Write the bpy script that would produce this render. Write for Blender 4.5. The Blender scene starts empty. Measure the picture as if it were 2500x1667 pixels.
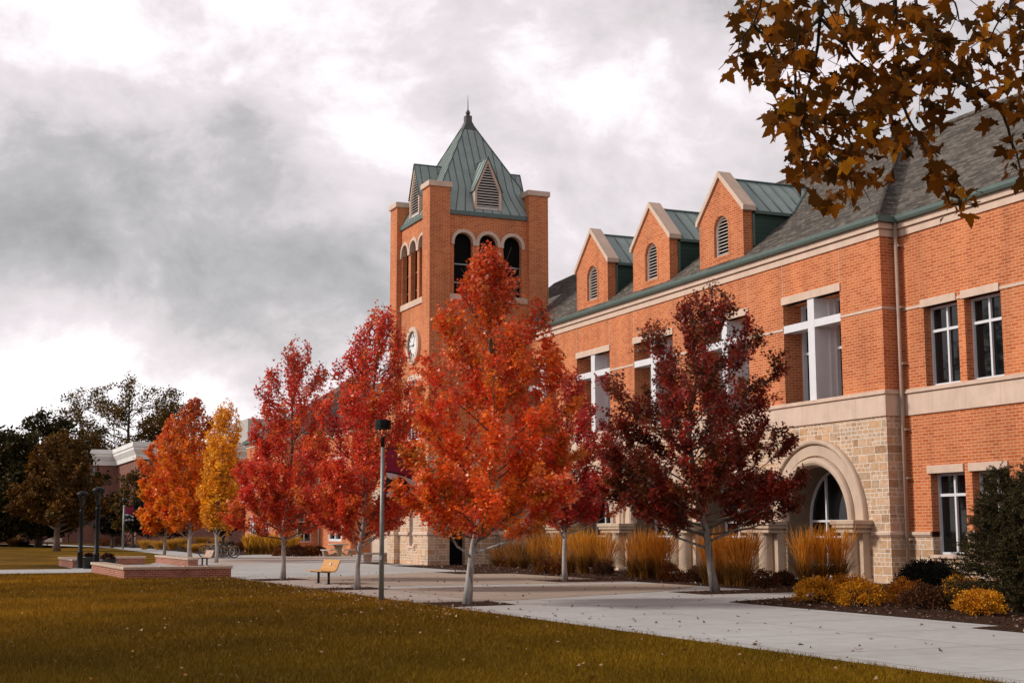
import bpy, math, random
import numpy as np
from mathutils import Vector, Matrix

R = math.radians
rng = np.random.default_rng(7)
random.seed(7)
scene = bpy.context.scene
COL = scene.collection

# ------------------------------------------------------------------ camera
FPX = 3412.23                      # focal length in pixels of a 2500 wide frame
PITCH, ROLL, TH = R(7.7541), R(-0.1375), R(23.3159)
CAM = np.array([37.65, -29.76, 1.7])
_fh = np.array([-math.cos(TH), math.sin(TH), 0.0])
_r0 = np.array([math.sin(TH), math.cos(TH), 0.0])
_z = np.array([0, 0, 1.0])
FW = _fh * math.cos(PITCH) + _z * math.sin(PITCH)
_u0 = -_fh * math.sin(PITCH) + _z * math.cos(PITCH)
RT = _r0 * math.cos(ROLL) + _u0 * math.sin(ROLL)
UP = -_r0 * math.sin(ROLL) + _u0 * math.cos(ROLL)
cd = bpy.data.cameras.new('camera')
cd.sensor_width = 36.0
cd.lens = 36.0 * FPX / 2500.0
cd.clip_start = 0.1
cd.clip_end = 6000
co = bpy.data.objects.new('camera', cd)
COL.objects.link(co)
m = Matrix.Identity(4)
for i in range(3):
    m[i][0], m[i][1], m[i][2], m[i][3] = RT[i], UP[i], -FW[i], CAM[i]
co.matrix_world = m
scene.camera = co


def gp(px, py, z=0.0):
    """ground point seen at pixel (px, py) of the 2500 wide photograph (survey helper)"""
    d = FW * FPX + RT * (px - 1250) - UP * (py - 833.5)
    t = (z - CAM[2]) / d[2]
    return CAM + d * t


# ------------------------------------------------------------------ node helpers
def new_mat(name):
    mt = bpy.data.materials.new(name)
    mt.use_nodes = True
    nt = mt.node_tree
    nt.nodes.clear()
    return mt, nt


class NT:
    def __init__(s, nt):
        s.nt = nt

    def n(s, typ, **kw):
        nd = s.nt.nodes.new(typ)
        for k, v in kw.items():
            if k in nd.inputs.keys() if isinstance(k, str) else False:
                nd.inputs[k].default_value = v
            else:
                setattr(nd, k, v)
        return nd

    def l(s, a, b):
        s.nt.links.new(a, b)


def out_bsdf(T, base=None, rough=0.7, spec=0.3, metal=0.0, col=None):
    o = T.n('ShaderNodeOutputMaterial')
    p = T.n('ShaderNodeBsdfPrincipled')
    p.inputs['Roughness'].default_value = rough
    p.inputs['Specular IOR Level'].default_value = spec
    p.inputs['Metallic'].default_value = metal
    if col is not None:
        p.inputs['Base Color'].default_value = (*col, 1)
    if base is not None:
        T.l(base, p.inputs['Base Color'])
    T.l(p.outputs[0], o.inputs['Surface'])
    return p


def ramp(T, fac, stops, interp='LINEAR'):
    r = T.n('ShaderNodeValToRGB')
    r.color_ramp.interpolation = interp
    els = r.color_ramp.elements
    while len(els) > 1:
        els.remove(els[-1])
    for i, (p, c) in enumerate(stops):
        e = els[0] if i == 0 else els.new(p)
        e.position = p
        e.color = (*c, 1) if len(c) == 3 else c
    T.l(fac, r.inputs[0])
    return r.outputs['Color']


def noise(T, vec, scale, detail=4, rough=0.55, dist=0.0):
    n = T.n('ShaderNodeTexNoise')
    n.inputs['Scale'].default_value = scale
    n.inputs['Detail'].default_value = detail
    n.inputs['Roughness'].default_value = rough
    n.inputs['Distortion'].default_value = dist
    if vec is not None:
        T.l(vec, n.inputs['Vector'])
    return n.outputs['Fac']


def mixc(T, fac, a, b, blend='MIX'):
    mx = T.n('ShaderNodeMix', data_type='RGBA', blend_type=blend)
    for sock, v in ((mx.inputs[0], fac), (mx.inputs[6], a), (mx.inputs[7], b)):
        if isinstance(v, (int, float)):
            sock.default_value = v
        elif isinstance(v, tuple):
            sock.default_value = (*v, 1)
        else:
            T.l(v, sock)
    return mx.outputs[2]


def math_n(T, op, a, b=None):
    n = T.n('ShaderNodeMath', operation=op)
    for i, v in enumerate((a, b)):
        if v is None:
            continue
        if isinstance(v, (int, float)):
            n.inputs[i].default_value = v
        else:
            T.l(v, n.inputs[i])
    return n.outputs[0]


def bump(T, p, h, strength=0.3, dist=0.02):
    b = T.n('ShaderNodeBump')
    b.inputs['Strength'].default_value = strength
    b.inputs['Distance'].default_value = dist
    T.l(h, b.inputs['Height'])
    T.l(b.outputs[0], p.inputs['Normal'])


def obj_co(T):
    return T.n('ShaderNodeTexCoord').outputs['Object']


def uv_co(T):
    u = T.n('ShaderNodeUVMap')
    u.uv_map = 'UVMap'
    return u.outputs[0]


def brick_node(T, vec, w, h, mortar, offset=0.5, bias=0.0, squash=1.0, sqf=2, smooth=0.1):
    b = T.n('ShaderNodeTexBrick')
    b.offset = offset
    b.squash = squash
    b.squash_frequency = sqf
    b.inputs['Scale'].default_value = 1.0
    b.inputs['Brick Width'].default_value = w
    b.inputs['Row Height'].default_value = h
    b.inputs['Mortar Size'].default_value = mortar
    b.inputs['Mortar Smooth'].default_value = smooth
    b.inputs['Bias'].default_value = bias
    b.inputs['Color1'].default_value = (0, 0, 0, 1)
    b.inputs['Color2'].default_value = (1, 1, 1, 1)
    b.inputs['Mortar'].default_value = (0.5, 0.5, 0.5, 1)
    T.l(vec, b.inputs['Vector'])
    return b


def mat_brick(name, stops, mortar, w=0.305, h=0.1016, ms=0.011, big=0.25):
    mt, nt = new_mat(name)
    T = NT(nt)
    uv = uv_co(T)
    b = brick_node(T, uv, w, h, ms)
    c = ramp(T, b.outputs['Color'], stops)
    oc = obj_co(T)
    n1 = noise(T, oc, 0.35, 5, 0.6)
    n2 = noise(T, uv, 18.0, 4, 0.6)
    v = ramp(T, n1, [(0.3, (0.82, 0.80, 0.80)), (0.7, (1.12, 1.1, 1.1))])
    c = mixc(T, 1.0, c, v, 'MULTIPLY')
    v2 = ramp(T, n2, [(0.3, (0.86, 0.86, 0.86)), (0.7, (1.12, 1.12, 1.12))])
    c = mixc(T, 1.0, c, v2, 'MULTIPLY')
    sm = T.n('ShaderNodeMapping')
    sm.inputs['Scale'].default_value = (1.1, 1.1, 0.10)
    T.l(oc, sm.inputs['Vector'])
    ns = noise(T, sm.outputs[0], 1.0, 6, 0.65)
    c = mixc(T, b.outputs['Fac'], c, mortar)
    c = mixc(T, 1.0, c, ramp(T, ns, [(0.34, (0.80, 0.79, 0.79)), (0.52, (1.0, 1.0, 1.0)), (0.70, (1.09, 1.08, 1.06))]), 'MULTIPLY')
    p = out_bsdf(T, c, 0.85, 0.2)
    bump(T, p, math_n(T, 'SUBTRACT', math_n(T, 'MULTIPLY', n2, 0.3), b.outputs['Fac']), 0.5, 0.01)
    return mt


def mat_stone(name, stops, mortar, scale=1.0, rough_face=1.0):
    mt, nt = new_mat(name)
    T = NT(nt)
    uv = uv_co(T)
    # warp gently so that the ashlar joints are not ruler straight
    nw = T.n('ShaderNodeTexNoise')
    nw.inputs['Scale'].default_value = 1.6
    T.l(uv, nw.inputs['Vector'])
    va = T.n('ShaderNodeVectorMath', operation='MULTIPLY_ADD')
    T.l(nw.outputs['Color'], va.inputs[0])
    va.inputs[1].default_value = (0.05, 0.035, 0)
    T.l(uv, va.inputs[2])
    w = va.outputs[0]
    a = brick_node(T, w, 0.47 * scale, 0.30 * scale, 0.017, 0.37, 0, 1.5, 3)
    b = brick_node(T, w, 0.33 * scale, 0.15 * scale, 0.017, 0.43, 0, 0.7, 2)
    # choose big or small courses per 0.3 m lift and 0.8 m run
    sn = T.n('ShaderNodeVectorMath', operation='DIVIDE')
    T.l(w, sn.inputs[0])
    sn.inputs[1].default_value = (0.94 * scale, 0.30 * scale, 1)
    fl = T.n('ShaderNodeVectorMath', operation='FLOOR')
    T.l(sn.outputs[0], fl.inputs[0])
    wn = T.n('ShaderNodeTexWhiteNoise', noise_dimensions='2D')
    T.l(fl.outputs[0], wn.inputs['Vector'])
    sel = math_n(T, 'GREATER_THAN', wn.outputs['Value'], 0.52)
    val = mixc(T, sel, a.outputs['Color'], b.outputs['Color'])
    mfx = T.n('ShaderNodeMix', data_type='FLOAT')
    T.l(sel, mfx.inputs[0])
    T.l(a.outputs['Fac'], mfx.inputs[2])
    T.l(b.outputs['Fac'], mfx.inputs[3])
    fac = mfx.outputs[0]
    c = ramp(T, val, stops)
    n1 = noise(T, uv, 7.0, 6, 0.65, 0.6)
    n2 = noise(T, uv, 2.3, 3, 0.5)
    c = mixc(T, 1.0, c, ramp(T, n1, [(0.25, (0.80, 0.77, 0.74)), (0.75, (1.26, 1.24, 1.22))]), 'MULTIPLY')
    c = mixc(T, 0.55, c, ramp(T, n2, [(0.35, (1.0, 0.84, 0.70)), (0.65, (1.03, 1.0, 0.98))]), 'MULTIPLY')
    c = mixc(T, 1.0, c, (1.03, 0.985, 0.93), 'MULTIPLY')
    c = mixc(T, fac, c, mortar)
    p = out_bsdf(T, c, 0.9, 0.15)
    h = math_n(T, 'SUBTRACT', math_n(T, 'MULTIPLY', n1, 1.2 * rough_face), math_n(T, 'MULTIPLY', fac, 0.8))
    bump(T, p, h, 0.9, 0.05)
    return mt


def mat_limestone(name, col, joint=1.55, var=0.12):
    mt, nt = new_mat(name)
    T = NT(nt)
    uv = uv_co(T)
    oc = obj_co(T)
    b = brick_node(T, uv, joint, 40.0, 0.006, 0.0)
    n1 = noise(T, oc, 1.3, 6, 0.65)
    n2 = noise(T, oc, 24.0, 3, 0.6)
    lo = tuple(x * (1 - var) for x in col)
    hi = tuple(x * (1 + var * 0.6) for x in col)
    c = ramp(T, n1, [(0.3, lo), (0.7, hi)])
    c = mixc(T, 0.5, c, ramp(T, n2, [(0.3, (0.9, 0.9, 0.9)), (0.7, (1.05, 1.05, 1.05))]), 'MULTIPLY')
    # rain streaks below the ledges
    sx = T.n('ShaderNodeMapping')
    sx.inputs['Scale'].default_value = (3.0, 3.0, 0.35)
    T.l(oc, sx.inputs['Vector'])
    n3 = noise(T, sx.outputs[0], 1.0, 5, 0.7)
    c = mixc(T, 0.5, c, ramp(T, n3, [(0.35, (0.86, 0.82, 0.78)), (0.6, (1, 1, 1))]), 'MULTIPLY')
    c = mixc(T, b.outputs['Fac'], c, tuple(x * 0.55 for x in col))
    p = out_bsdf(T, c, 0.8, 0.2)
    bump(T, p, n2, 0.12, 0.01)
    return mt


def mat_shingle(name):
    mt, nt = new_mat(name)
    T = NT(nt)
    uv = uv_co(T)
    b = brick_node(T, uv, 0.30, 0.14, 0.012, 0.37, 0, 1.6, 3, 0.4)
    c = ramp(T, b.outputs['Color'], [(0, (0.080, 0.069, 0.060)), (0.5, (0.130, 0.114, 0.099)), (1, (0.20, 0.177, 0.152))])
    n1 = noise(T, uv, 0.5, 4, 0.6)
    n2 = noise(T, uv, 40, 2, 0.6)
    c = mixc(T, 1.0, c, ramp(T, n1, [(0.3, (0.8, 0.8, 0.82)), (0.7, (1.15, 1.13, 1.1))]), 'MULTIPLY')
    c = mixc(T, 1.0, c, ramp(T, n2, [(0.3, (0.8, 0.8, 0.8)), (0.7, (1.2, 1.2, 1.2))]), 'MULTIPLY')
    c = mixc(T, b.outputs['Fac'], c, (0.022, 0.020, 0.019))
    p = out_bsdf(T, c, 0.95, 0.1)
    # each course thickens toward its lower edge
    sp = T.n('ShaderNodeSeparateXYZ')
    T.l(uv, sp.inputs[0])
    fr = math_n(T, 'FRACT', math_n(T, 'DIVIDE', sp.outputs[1], 0.14))
    h = math_n(T, 'SUBTRACT', math_n(T, 'SUBTRACT', 1.0, fr), b.outputs['Fac'])
    bump(T, p, h, 0.45, 0.02)
    return mt


def mat_plain(name, col, rough=0.5, spec=0.4, metal=0.0, var=0.12, scale=3.0, bumpv=0.0):
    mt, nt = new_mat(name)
    T = NT(nt)
    oc = obj_co(T)
    n1 = noise(T, oc, scale, 5, 0.6)
    c = ramp(T, n1, [(0.3, tuple(x * (1 - var) for x in col)), (0.7, tuple(x * (1 + var) for x in col))])
    p = out_bsdf(T, c, rough, spec, metal)
    if bumpv:
        bump(T, p, noise(T, oc, scale * 8, 4), bumpv, 0.01)
    return mt


def mat_glass(name, col=(0.004, 0.005, 0.006), spec=0.5):
    mt, nt = new_mat(name)
    T = NT(nt)
    oc = obj_co(T)
    n1 = noise(T, oc, 0.7, 2)
    p = out_bsdf(T, None, 0.03, spec, 0, col)
    bump(T, p, n1, 0.03, 0.05)
    return mt


def mat_attr(name, rough=0.5, spec=0.35, trans=0.3, tint=(1, 1, 1)):
    """foliage: each leaf carries its own colour; thin leaves let some light through"""
    mt, nt = new_mat(name)
    T = NT(nt)
    a = T.n('ShaderNodeAttribute')
    a.attribute_name = 'leaf_colour'
    c = mixc(T, 1.0, a.outputs['Color'], tint, 'MULTIPLY')
    p = T.n('ShaderNodeBsdfPrincipled')
    p.inputs['Roughness'].default_value = rough
    p.inputs['Specular IOR Level'].default_value = spec
    T.l(c, p.inputs['Base Color'])
    t = T.n('ShaderNodeBsdfTranslucent')
    T.l(c, t.inputs['Color'])
    mx = T.n('ShaderNodeMixShader')
    mx.inputs[0].default_value = trans
    T.l(p.outputs[0], mx.inputs[1])
    T.l(t.outputs[0], mx.inputs[2])
    o = T.n('ShaderNodeOutputMaterial')
    T.l(mx.outputs[0], o.inputs['Surface'])
    return mt


def mat_bark(name, light, dark, streak=0.55):
    mt, nt = new_mat(name)
    T = NT(nt)
    oc = obj_co(T)
    mp = T.n('ShaderNodeMapping')
    mp.inputs['Scale'].default_value = (13, 13, 1.5)
    T.l(oc, mp.inputs['Vector'])
    n1 = noise(T, mp.outputs[0], 1.0, 6, 0.7, 0.8)
    n2 = noise(T, oc, 6.0, 4, 0.6)
    c = ramp(T, n1, [(0.30, dark), (streak - 0.08, tuple(x * 0.8 for x in light)), (0.75, light)])
    c = mixc(T, 0.7, c, ramp(T, n2, [(0.3, (0.7, 0.66, 0.62)), (0.65, (1.08, 1.08, 1.08))]), 'MULTIPLY')
    p = out_bsdf(T, c, 0.9, 0.15)
    bump(T, p, n1, 0.5, 0.02)
    return mt


def mat_concrete(name, a, b, joint=None):
    mt, nt = new_mat(name)
    T = NT(nt)
    oc = obj_co(T)
    n1 = noise(T, oc, 0.22, 5, 0.6, 0.4)
    n2 = noise(T, oc, 2.2, 6, 0.7)
    n3 = noise(T, oc, 60, 2, 0.5)
    c = ramp(T, n1, [(0.3, a), (0.7, b)])
    c = mixc(T, 0.9, c, ramp(T, n2, [(0.3, (0.84, 0.83, 0.82)), (0.7, (1.07, 1.07, 1.07))]), 'MULTIPLY')
    c = mixc(T, 0.5, c, ramp(T, n3, [(0.3, (0.9, 0.9, 0.9)), (0.7, (1.06, 1.06, 1.06))]), 'MULTIPLY')
    # stain spots
    st = noise(T, oc, 1.1, 7, 0.75, 1.5)
    c = mixc(T, 0.6, c, ramp(T, st, [(0.54, (1, 1, 1)), (0.70, (0.74, 0.71, 0.68))]), 'MULTIPLY')
    if joint:
        br = brick_node(T, oc, joint, joint, 0.022, 0.0)
        c = mixc(T, math_n(T, 'MULTIPLY', br.outputs['Fac'], 0.7), c, (0.16, 0.145, 0.13))
    p = out_bsdf(T, c, 0.85, 0.25)
    bump(T, p, n3, 0.1, 0.005)
    return mt


def mat_turf(name):
    mt, nt = new_mat(name)
    T = NT(nt)
    oc = obj_co(T)
    n1 = noise(T, oc, 0.16, 5, 0.6, 0.8)
    n2 = noise(T, oc, 1.1, 5, 0.65)
    n3 = noise(T, oc, 26, 3, 0.7)
    c = ramp(T, n1, [(0.30, (0.075, 0.044, 0.003)), (0.5, (0.155, 0.082, 0.005)), (0.66, (0.29, 0.14, 0.008))])
    c = mixc(T, 0.75, c, ramp(T, n2, [(0.3, (0.75, 0.78, 0.7)), (0.7, (1.2, 1.14, 1.1))]), 'MULTIPLY')
    c = mixc(T, 1.0, c, ramp(T, n3, [(0.3, (0.55, 0.55, 0.5)), (0.7, (1.35, 1.35, 1.3))]), 'MULTIPLY')
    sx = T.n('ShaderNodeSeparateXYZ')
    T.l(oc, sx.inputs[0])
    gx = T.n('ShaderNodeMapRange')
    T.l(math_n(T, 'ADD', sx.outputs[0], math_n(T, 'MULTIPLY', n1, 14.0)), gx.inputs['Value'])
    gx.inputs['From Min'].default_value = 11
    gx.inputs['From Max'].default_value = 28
    c = mixc(T, gx.outputs['Result'], c, mixc(T, 1.0, c, (0.68, 0.78, 0.7), 'MULTIPLY'))  # greener toward +x, with overhanging tree shade put into the turf colour
    p = out_bsdf(T, c, 0.95, 0.05)
    bump(T, p, n3, 0.8, 0.05)
    return mt


def mat_mulch(name):
    mt, nt = new_mat(name)
    T = NT(nt)
    oc = obj_co(T)
    v = T.n('ShaderNodeTexVoronoi')
    v.inputs['Scale'].default_value = 26
    T.l(oc, v.inputs['Vector'])
    c = ramp(T, v.outputs['Color'], [(0.0, (0.018, 0.010, 0.006)), (0.6, (0.06, 0.028, 0.016)), (1.0, (0.13, 0.07, 0.045))])
    p = out_bsdf(T, c, 0.95, 0.1)
    bump(T, p, v.outputs['Distance'], 1.0, 0.05)
    return mt


def mat_stripes(name, col, dark, period, duty=0.08, axis=1, rough=0.5, spec=0.4):
    """lap siding or ribbed panels: narrow grooves across u (axis 0) or v (axis 1)"""
    mt, nt = new_mat(name)
    T = NT(nt)
    uv = uv_co(T)
    sp = T.n('ShaderNodeSeparateXYZ')
    T.l(uv, sp.inputs[0])
    fr = math_n(T, 'FRACT', math_n(T, 'DIVIDE', sp.outputs[axis], period))
    g = math_n(T, 'LESS_THAN', fr, duty)
    n1 = noise(T, uv, 1.2, 4)
    c = ramp(T, n1, [(0.3, tuple(x * 0.88 for x in col)), (0.7, tuple(x * 1.1 for x in col))])
    c = mixc(T, g, c, dark)
    p = out_bsdf(T, c, rough, spec)
    bump(T, p, fr, 0.6, 0.02)
    return mt


def mat_wood(name, a, b):
    mt, nt = new_mat(name)
    T = NT(nt)
    oc = obj_co(T)
    mp = T.n('ShaderNodeMapping')
    mp.inputs['Scale'].default_value = (1.2, 14, 14)
    T.l(oc, mp.inputs['Vector'])
    n1 = noise(T, mp.outputs[0], 2.0, 5, 0.6, 0.6)
    c = ramp(T, n1, [(0.3, a), (0.7, b)])
    p = out_bsdf(T, c, 0.55, 0.35)
    bump(T, p, n1, 0.1, 0.01)
    return mt


# ------------------------------------------------------------------ mesh helpers
class MB:
    def __init__(s):
        s.v, s.f, s.sm = [], [], []

    def add(s, vs, fs, smooth=False):
        o = len(s.v)
        s.v.extend([tuple(map(float, p)) for p in vs])
        for f in fs:
            s.f.append(tuple(o + i for i in f))
            s.sm.append(smooth)
        return s

    def box(s, x0, x1, y0, y1, z0, z1):
        v = [(x0, y0, z0), (x1, y0, z0), (x1, y1, z0), (x0, y1, z0), (x0, y0, z1), (x1, y0, z1), (x1, y1, z1), (x0, y1, z1)]
        return s.add(v, [(0, 3, 2, 1), (4, 5, 6, 7), (0, 1, 5, 4), (1, 2, 6, 5), (2, 3, 7, 6), (3, 0, 4, 7)])

    def poly(s, pts):
        return s.add(pts, [tuple(range(len(pts)))])

    def prism(s, pts, axis, a, b):
        """extrude a 2-D outline; axis x: pts are (y,z); y: (x,z); z: (x,y)"""
        n = len(pts)

        def mk(p, t):
            return {'x': (t, p[0], p[1]), 'y': (p[0], t, p[1]), 'z': (p[0], p[1], t)}[axis]
        v = [mk(p, a) for p in pts] + [mk(p, b) for p in pts]
        area = sum(pts[i][0] * pts[(i + 1) % n][1] - pts[(i + 1) % n][0] * pts[i][1] for i in range(n))
        fs = [tuple(range(n)), tuple(range(2 * n - 1, n - 1, -1))] + [(i, i + n, (i + 1) % n + n, (i + 1) % n) for i in range(n)]
        flip = (area > 0) != (axis == 'y')
        # orientation: make the cap at a face away from b
        if flip == (b > a):
            fs = [tuple(reversed(f)) for f in fs]
        return s.add(v, fs)

    def tube(s, pts, rad, n=8, cap=True, smooth=True):
        pts = [Vector(p) for p in pts]
        if isinstance(rad, (int, float)):
            rad = [rad] * len(pts)
        vs, fs = [], []
        ref = Vector((0, 0, 1))
        for i, p in enumerate(pts):
            a = pts[max(i - 1, 0)]
            b = pts[min(i + 1, len(pts) - 1)]
            t = (b - a).normalized()
            if abs(t.dot(ref)) > 0.95:
                ref = Vector((1, 0, 0)) if abs(t.x) < 0.9 else Vector((0, 1, 0))
            u = t.cross(ref).normalized()
            w = t.cross(u)
            for k in range(n):
                an = 2 * math.pi * k / n
                vs.append(p + (u * math.cos(an) + w * math.sin(an)) * rad[i])
        for i in range(len(pts) - 1):
            for k in range(n):
                fs.append((i * n + k, i * n + (k + 1) % n, (i + 1) * n + (k + 1) % n, (i + 1) * n + k))
        s.add(vs, fs, smooth)
        if cap:
            o = len(s.v) - len(vs)
            s.f.append(tuple(o + k for k in reversed(range(n))))
            s.f.append(tuple(o + (len(pts) - 1) * n + k for k in range(n)))
            s.sm += [False, False]
        return s

    def lathe(s, prof, c, n=24, smooth=True):
        vs, fs = [], []
        for r, z in prof:
            for k in range(n):
                a = 2 * math.pi * k / n
                vs.append((c[0] + r * math.cos(a), c[1] + r * math.sin(a), c[2] + z))
        for i in range(len(prof) - 1):
            for k in range(n):
                fs.append((i * n + k, i * n + (k + 1) % n, (i + 1) * n + (k + 1) % n, (i + 1) * n + k))
        s.add(vs, fs, smooth)
        o = len(s.v) - len(vs)
        if prof[0][0] > 1e-4:
            s.f.append(tuple(o + k for k in reversed(range(n))))
            s.sm.append(False)
        if prof[-1][0] > 1e-4:
            s.f.append(tuple(o + (len(prof) - 1) * n + k for k in range(n)))
            s.sm.append(False)
        return s

    def build(s, name, mat, parent=None, bevel=0.0, off=None):
        if off is None:
            off = tuple(wloc(parent)) if parent is not None else (0, 0, 0)
        me = bpy.data.meshes.new(name)
        va = np.array(s.v, float) - np.array(off)
        me.from_pydata(va.tolist(), [], s.f)
        me.polygons.foreach_set('use_smooth', s.sm)
        wv = np.array(s.v, float)
        uvl = me.uv_layers.new(name='UVMap')
        nl = len(me.loops)
        uv = np.zeros((nl, 2), np.float32)
        for pl in me.polygons:
            nx, ny, nz = pl.normal
            idx = [me.loops[i].vertex_index for i in pl.loop_indices]
            P = wv[idx]
            if abs(nz) > 0.97:
                q = P[:, :2]
            else:
                h = math.hypot(nx, ny)
                t = np.array([-ny / h, nx / h, 0])
                b = np.cross((nx, ny, nz), t)
                q = np.stack([P @ t, P @ b], 1)
            uv[pl.loop_start:pl.loop_start + pl.loop_total] = q
        uvl.data.foreach_set('uv', uv.ravel())
        me.materials.append(mat)
        o = bpy.data.objects.new(name, me)
        COL.objects.link(o)
        if parent is not None:
            o.parent = parent
        if bevel:
            bv = o.modifiers.new('soft_edges', 'BEVEL')
            bv.width = bevel
            bv.segments = 2
            bv.limit_method = 'ANGLE'
            bv.angle_limit = R(40)
        return o


def wloc(o):
    v = Vector((0, 0, 0))
    while o is not None:
        v = v + o.location
        o = o.parent
    return v


def thing(name, label, cat, loc=(0, 0, 0), rz=0.0, group=None):
    o = bpy.data.objects.new(name, None)
    o.empty_display_size = 0.3
    COL.objects.link(o)
    o.location = loc
    o.rotation_euler = (0, 0, rz)
    o['label'] = label
    o['category'] = cat
    o['kind'] = 'thing'
    if group:
        o['group'] = group
    return o


def tag(o, label, cat, group=None):
    o['label'] = label
    o['category'] = cat
    if group:
        o['group'] = group
    return o


def struct(name, mb, mat):
    o = mb.build(name, mat)
    o['kind'] = 'structure'
    return o


def dup(root, loc, rz, label, group=None):
    r = root.copy()
    COL.objects.link(r)
    r.location = loc
    r.rotation_euler = (0, 0, rz)
    r['label'] = label
    if group:
        r['group'] = group
    for ch in list(root.children):
        c = ch.copy()
        COL.objects.link(c)
        c.parent = r
        for g in ch.children:
            d = g.copy()
            COL.objects.link(d)
            d.parent = c
    return r


def fast_mesh(name, V, K, mat, parent=None, fcol=None, smooth=False):
    """V: (N*K,3) vertices, N polygons of K corners each (local coordinates)"""
    N = len(V) // K
    me = bpy.data.meshes.new(name)
    me.vertices.add(len(V))
    me.vertices.foreach_set('co', np.asarray(V, np.float32).ravel())
    me.loops.add(N * K)
    me.loops.foreach_set('vertex_index', np.arange(N * K, dtype=np.int32))
    me.polygons.add(N)
    me.polygons.foreach_set('loop_start', np.arange(0, N * K, K, dtype=np.int32))
    me.update(calc_edges=True)
    if fcol is not None:
        at = me.attributes.new('leaf_colour', 'FLOAT_COLOR', 'FACE')
        c = np.ones((N, 4), np.float32)
        c[:, :3] = fcol
        at.data.foreach_set('color', c.ravel())
    me.materials.append(mat)
    o = bpy.data.objects.new(name, me)
    COL.objects.link(o)
    if parent is not None:
        o.parent = parent
    return o


def unit(a):
    return a / np.maximum(np.linalg.norm(a, axis=-1, keepdims=True), 1e-9)


MAPLE = np.array([(0, 0), (.16, .10), (.42, 0), (.33, .26), (.60, .52), (.24, .48), (0, 1.0), (-.24, .48), (-.60, .52), (-.33, .26), (-.42, 0), (-.16, .10)])
OVAL = np.array([(0, 0), (.30, .35), (.26, .7), (0, 1.0), (-.26, .7), (-.30, .35)])
DIAM = np.array([(0, 0), (.36, .5), (0, 1.0), (-.36, .5)])
SYCA = np.array([(0, .02), (.10, .10), (.30, -.06), (.34, .06), (.50, .04), (.40, .16), (.46, .24), (.60, .30), (.74, .52), (.60, .48), (.52, .56), (.40, .50), (.26, .50), (.27, .66), (.20, .72), (.14, .86), (0, 1.06),
                 (-.14, .86), (-.20, .72), (-.27, .66), (-.26, .50), (-.40, .50), (-.52, .56), (-.60, .48), (-.74, .52), (-.60, .30), (-.46, .24), (-.40, .16), (-.50, .04), (-.34, .06), (-.30, -.06), (-.10, .10)])


def leaves(name, P, size, tip, nrm, tmpl, col, mat, parent, fold=0.25, curl=0.0):
    N = len(P)
    tip = unit(tip)
    side = unit(np.cross(tip, nrm))
    nn = np.cross(side, tip)
    tx, ty = tmpl[:, 0], tmpl[:, 1]
    fo = np.asarray(fold, float).reshape(-1, 1)
    cu = np.asarray(curl, float).reshape(-1, 1)
    tz = fo * np.abs(tx)[None] - cu * (ty ** 2)[None]
    s = np.asarray(size).reshape(N, 1, 1)
    V = P[:, None, :] + s * (tx[None, :, None] * side[:, None, :] + ty[None, :, None] * tip[:, None, :] + tz[:, :, None] * nn[:, None, :])
    return fast_mesh(name, V.reshape(-1, 3), len(tmpl), mat, parent, col)


# ------------------------------------------------------------------ materials
M = {}
M['brick'] = mat_brick('orange_brick', [(0, (0.49, 0.118, 0.036)), (0.5, (0.59, 0.165, 0.055)), (1, (0.64, 0.205, 0.075))], (0.66, 0.37, 0.22), 0.305, 0.1016, 0.0115)
M['brick_wall'] = mat_brick('seat_wall_brick', [(0, (0.26, 0.070, 0.036)), (0.5, (0.35, 0.10, 0.052)), (1, (0.43, 0.15, 0.085))], (0.52, 0.36, 0.29), 0.203, 0.0677, 0.009)
M['brick_dark'] = mat_brick('plum_brick', [(0, (0.15, 0.052, 0.036)), (0.5, (0.21, 0.075, 0.054)), (1, (0.27, 0.105, 0.08))], (0.33, 0.21, 0.17), 0.305, 0.1016, 0.012)
M['stone'] = mat_stone('split_sandstone', [(0, (0.36, 0.24, 0.16)), (0.2, (0.56, 0.40, 0.28)), (0.4, (0.46, 0.375, 0.30)), (0.6, (0.66, 0.48, 0.35)), (0.78, (0.56, 0.44, 0.34)), (0.9, (0.56, 0.37, 0.22)), (1, (0.68, 0.55, 0.44))], (0.82, 0.70, 0.59), 0.95)
M['lime'] = mat_limestone('cast_limestone', (0.70, 0.53, 0.43))
M['lime_plain'] = mat_limestone('plain_limestone', (0.69, 0.52, 0.42), 60.0)
M['arch'] = mat_limestone('buff_arch_stone', (0.61, 0.465, 0.365), 60.0, 0.15)
M['vault'] = mat_plain('shaded_vault_stucco', (0.20, 0.145, 0.105), 0.9, 0.1, 0, 0.12)  # brown stucco with the shade of the arch recess put into its colour
M['pier'] = mat_limestone('tan_pier_stone', (0.56, 0.425, 0.315), 60.0, 0.18)
M['lime_wall'] = mat_limestone('coping_sandstone', (0.60, 0.47, 0.37), 0.62)
M['white'] = mat_plain('white_aluminium', (0.72, 0.72, 0.75), 0.45, 0.4, 0, 0.04)
M['glass'] = mat_glass('dark_glass')
M['glass_sky'] = mat_glass('sky_glass', (0.05, 0.06, 0.06), 0.9)
M['green'] = mat_plain('green_gutter_paint', (0.095, 0.14, 0.125), 0.45, 0.4, 0, 0.1)
M['green_dark'] = mat_stripes('green_lap_siding', (0.030, 0.068, 0.052), (0.010, 0.022, 0.018), 0.2, 0.09)
M['metal_roof'] = mat_plain('green_standing_seam', (0.30, 0.365, 0.35), 0.42, 0.5, 0.0, 0.10, 1.5)
M['seam'] = mat_plain('dark_green_seam', (0.10, 0.14, 0.13), 0.45, 0.4, 0.2, 0.1)
M['lead'] = mat_plain('dull_lead', (0.12, 0.115, 0.115), 0.5, 0.4, 0.5, 0.15)
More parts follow.
